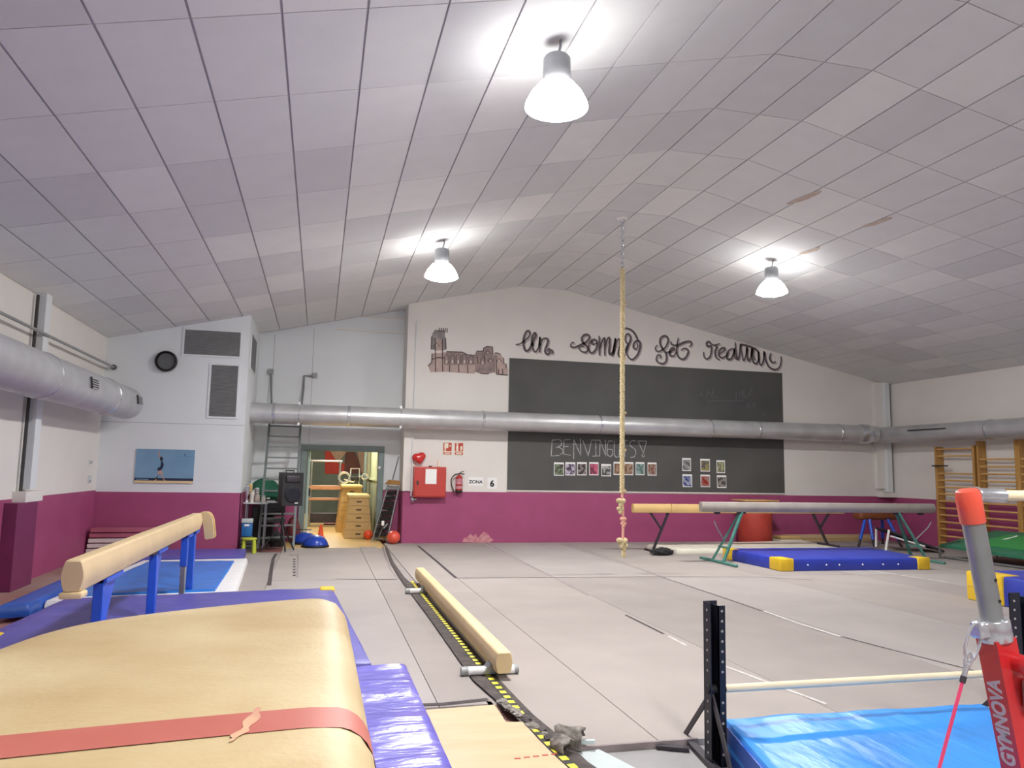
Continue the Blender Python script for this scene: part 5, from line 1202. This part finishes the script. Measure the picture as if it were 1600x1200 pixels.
t = thing('unicycle', (.85, 19.9, 1.15), 'upturned silver wheeled frame lying on the rear vaulting box', 'frame')
MB().tube([(.62+.13*math.cos(a), 19.8, 1.33+.13*math.sin(a)) for a in [2*math.pi*i/20 for i in range(20)]], .03, 8, closed=True).build('wheel_rim', 'silver', t)
MB().tube([(.62, 19.8, 1.29), (.85, 19.85, 1.22), (1.0, 19.9, 1.36), (1.15, 19.9, 1.38)], .018, 8).build('frame_tube', 'silver', t)
MB().tube([(.78, 19.9, 1.17), (.78, 19.9, 1.56), (1.0, 19.9, 1.56), (1.0, 19.9, 1.17)], .016, 8).build('frame_hoop', 'silver', t)
MB().tube([(1.14+.07*math.cos(a), 19.9, 1.36+.07*math.sin(a)) for a in [2*math.pi*i/16 for i in range(16)]], .02, 8, closed=True).build('small_wheel', 'silver', t)
MB().rb(.80, 1.0, 19.84, 19.96, 1.24, 1.36, .03, 2).build('saddle', 'black', t)
# balls
for c, r, m, lab in (((1.13, 17.52, .105), .105, 'ball_orange', 'bright orange ball at the foot of the wooden vaulting box'), ((1.59, 16.44, .14), .14, 'orange_red', 'shiny red ball on the floor beside the leaning trolley'), ((1.44, 17.1, .09), .09, 'leather_tan', 'small tan ball behind the leaning trolley')):
    t = thing('exercise_ball', (c[0], c[1], 0), lab, 'ball')
    MB().sphere(c, r, 28, 18).build('ball_skin', m, t); MB().lathe([(r*1.0, -.004), (r*1.012, 0), (r*1.0, .004)], c, 28).build('ball_seam', m, t)
# leaning trolley
t = thing('folded_trolley', (1.4, 16.9, 0), 'folded aluminium trolley with black straps leaning in the wall corner', 'trolley')
B0, B1, T0, T1 = Vector((1.18, 17.0, .0)), Vector((1.47, 16.72, .0)), Vector((1.50, 17.12, 1.22)), Vector((1.72, 16.9, 1.22))
for a, b in ((B0, T0), (B1, T1)): MB().tube([a, b], .02, 10).build('side_rail', 'steel', t)
for u in (.06, .3, .55, .8, .97): MB().tube([B0.lerp(T0, u), B1.lerp(T1, u)], .014, 8).build('cross_tube', 'steel', t)
for k in range(9):
    u = .12+.09*k; MB().bar(B0.lerp(T0, u)+Vector((.04, -.01, 0)), B1.lerp(T1, u+.03)+Vector((-.04, -.01, 0)), .03, .09, (0, 0, 1)).build('black_strap', 'black_cloth', t)
MB().tube([(1.32, 16.85, .12), (1.42, 16.8, .4)], .012, 8).tube([(1.40, 16.75, .3), (1.5, 16.8, .42)], .018, 8).build('kick_stand', 'steel', t)
MB().rb(1.35, 1.41, 16.72, 16.78, .36, .46, .01, 1).build('white_tag', 'paper', t)
t = thing('wooden_sticks', (1.62, 17.0, 1.22), 'bundle of short yellowish wooden sticks on top of the trolley', 'sticks')
for k in range(4): MB().tube([(1.42+.02*k, 17.05-.03*k, 1.25+.025*k), (1.74, 16.93+.03*k, 1.24+.022*k)], .014, 8).build('stick', 'wood', t)
t = thing('grey_pole', (1.68, 17.1, 1.2), 'thin grey pole leaning against the white wall corner', 'pole')
MB().tube([(1.56, 17.05, 1.24), (1.72, 17.2, 1.86)], .012, 8).build('pole_shaft', 'steel', t); MB().sphere((1.72, 17.2, 1.87), .02, 10, 8).build('pole_tip', 'clip', t)
# bar rack and benches in the corridor
t = thing('bar_rack', (.3, 21.3, 0), 'steel bar rack with orange wooden shelves in the corridor', 'rack')
for x in (-.2, .55):
    for y in (21.2, 21.6): MB().tube([(x, y, 0), (x, y, 1.78 if y < 21.3 else 1.0)], .03, 10).build('upright', 'steel', t)
MB().tube([(-.25, 21.2, 1.75), (.6, 21.2, 1.75)], .03, 10).build('top_bar', 'silver', t)
for z, h in ((.98, .11), (.70, .06)): MB().rb(-.25, .62, 21.16, 21.6, z, z+h, .008, 1).build('shelf', 'bench_orange', t)
for z, h in ((.1, .25),): MB().rb(-.2, .55, 21.25, 21.6, z, z+h, .01, 1).build('low_panel', 'dark_steel', t)
t = thing('exercise_mat', (.48, 22.6, 0), 'small pinkish red exercise mat on the corridor floor', 'mat')
MB().rb(.2, .8, 21.9, 23.5, .0, .04, .01, 2).build('mat_foam', 'pink_mat', t); MB().rb(.18, .82, 21.85, 21.9, .0, .035, .008, 1).build('mat_edge', 'maroon', t)
# stack of benches by the left wall corner
for k in range(5):
    z0 = .04+.088*k
    t = thing('stacked_plank', (-3.3, 14.85, z0), ('pale %s plank in the stack by the corner, %s' % (('white' if k < 3 else 'pink'), ('lowest of the white ones', 'middle white one', 'just under the pink ones', 'lower pink one', 'topmost one')[k])), 'plank', 'planks stacked in the corner')
    MB().rb(-3.84+.012*k, -2.6, 14.72, 14.98, z0, z0+.07, .006, 1).build('plank_board', 'bench_white' if k < 3 else 'bench_pink', t)
    MB().bb(-3.78, -2.66, 14.75, 14.95, z0-.018, z0).build('spacer_batten', 'purple_dark', t, smooth=False)
t = tag(MB().rb(-3.86, -2.6, 14.7, 15.0, -.05, .022, .004, 1).build('plank_pallet', 'dark_steel'), 'dark pallet under the stacked planks in the corner', 'pallet')
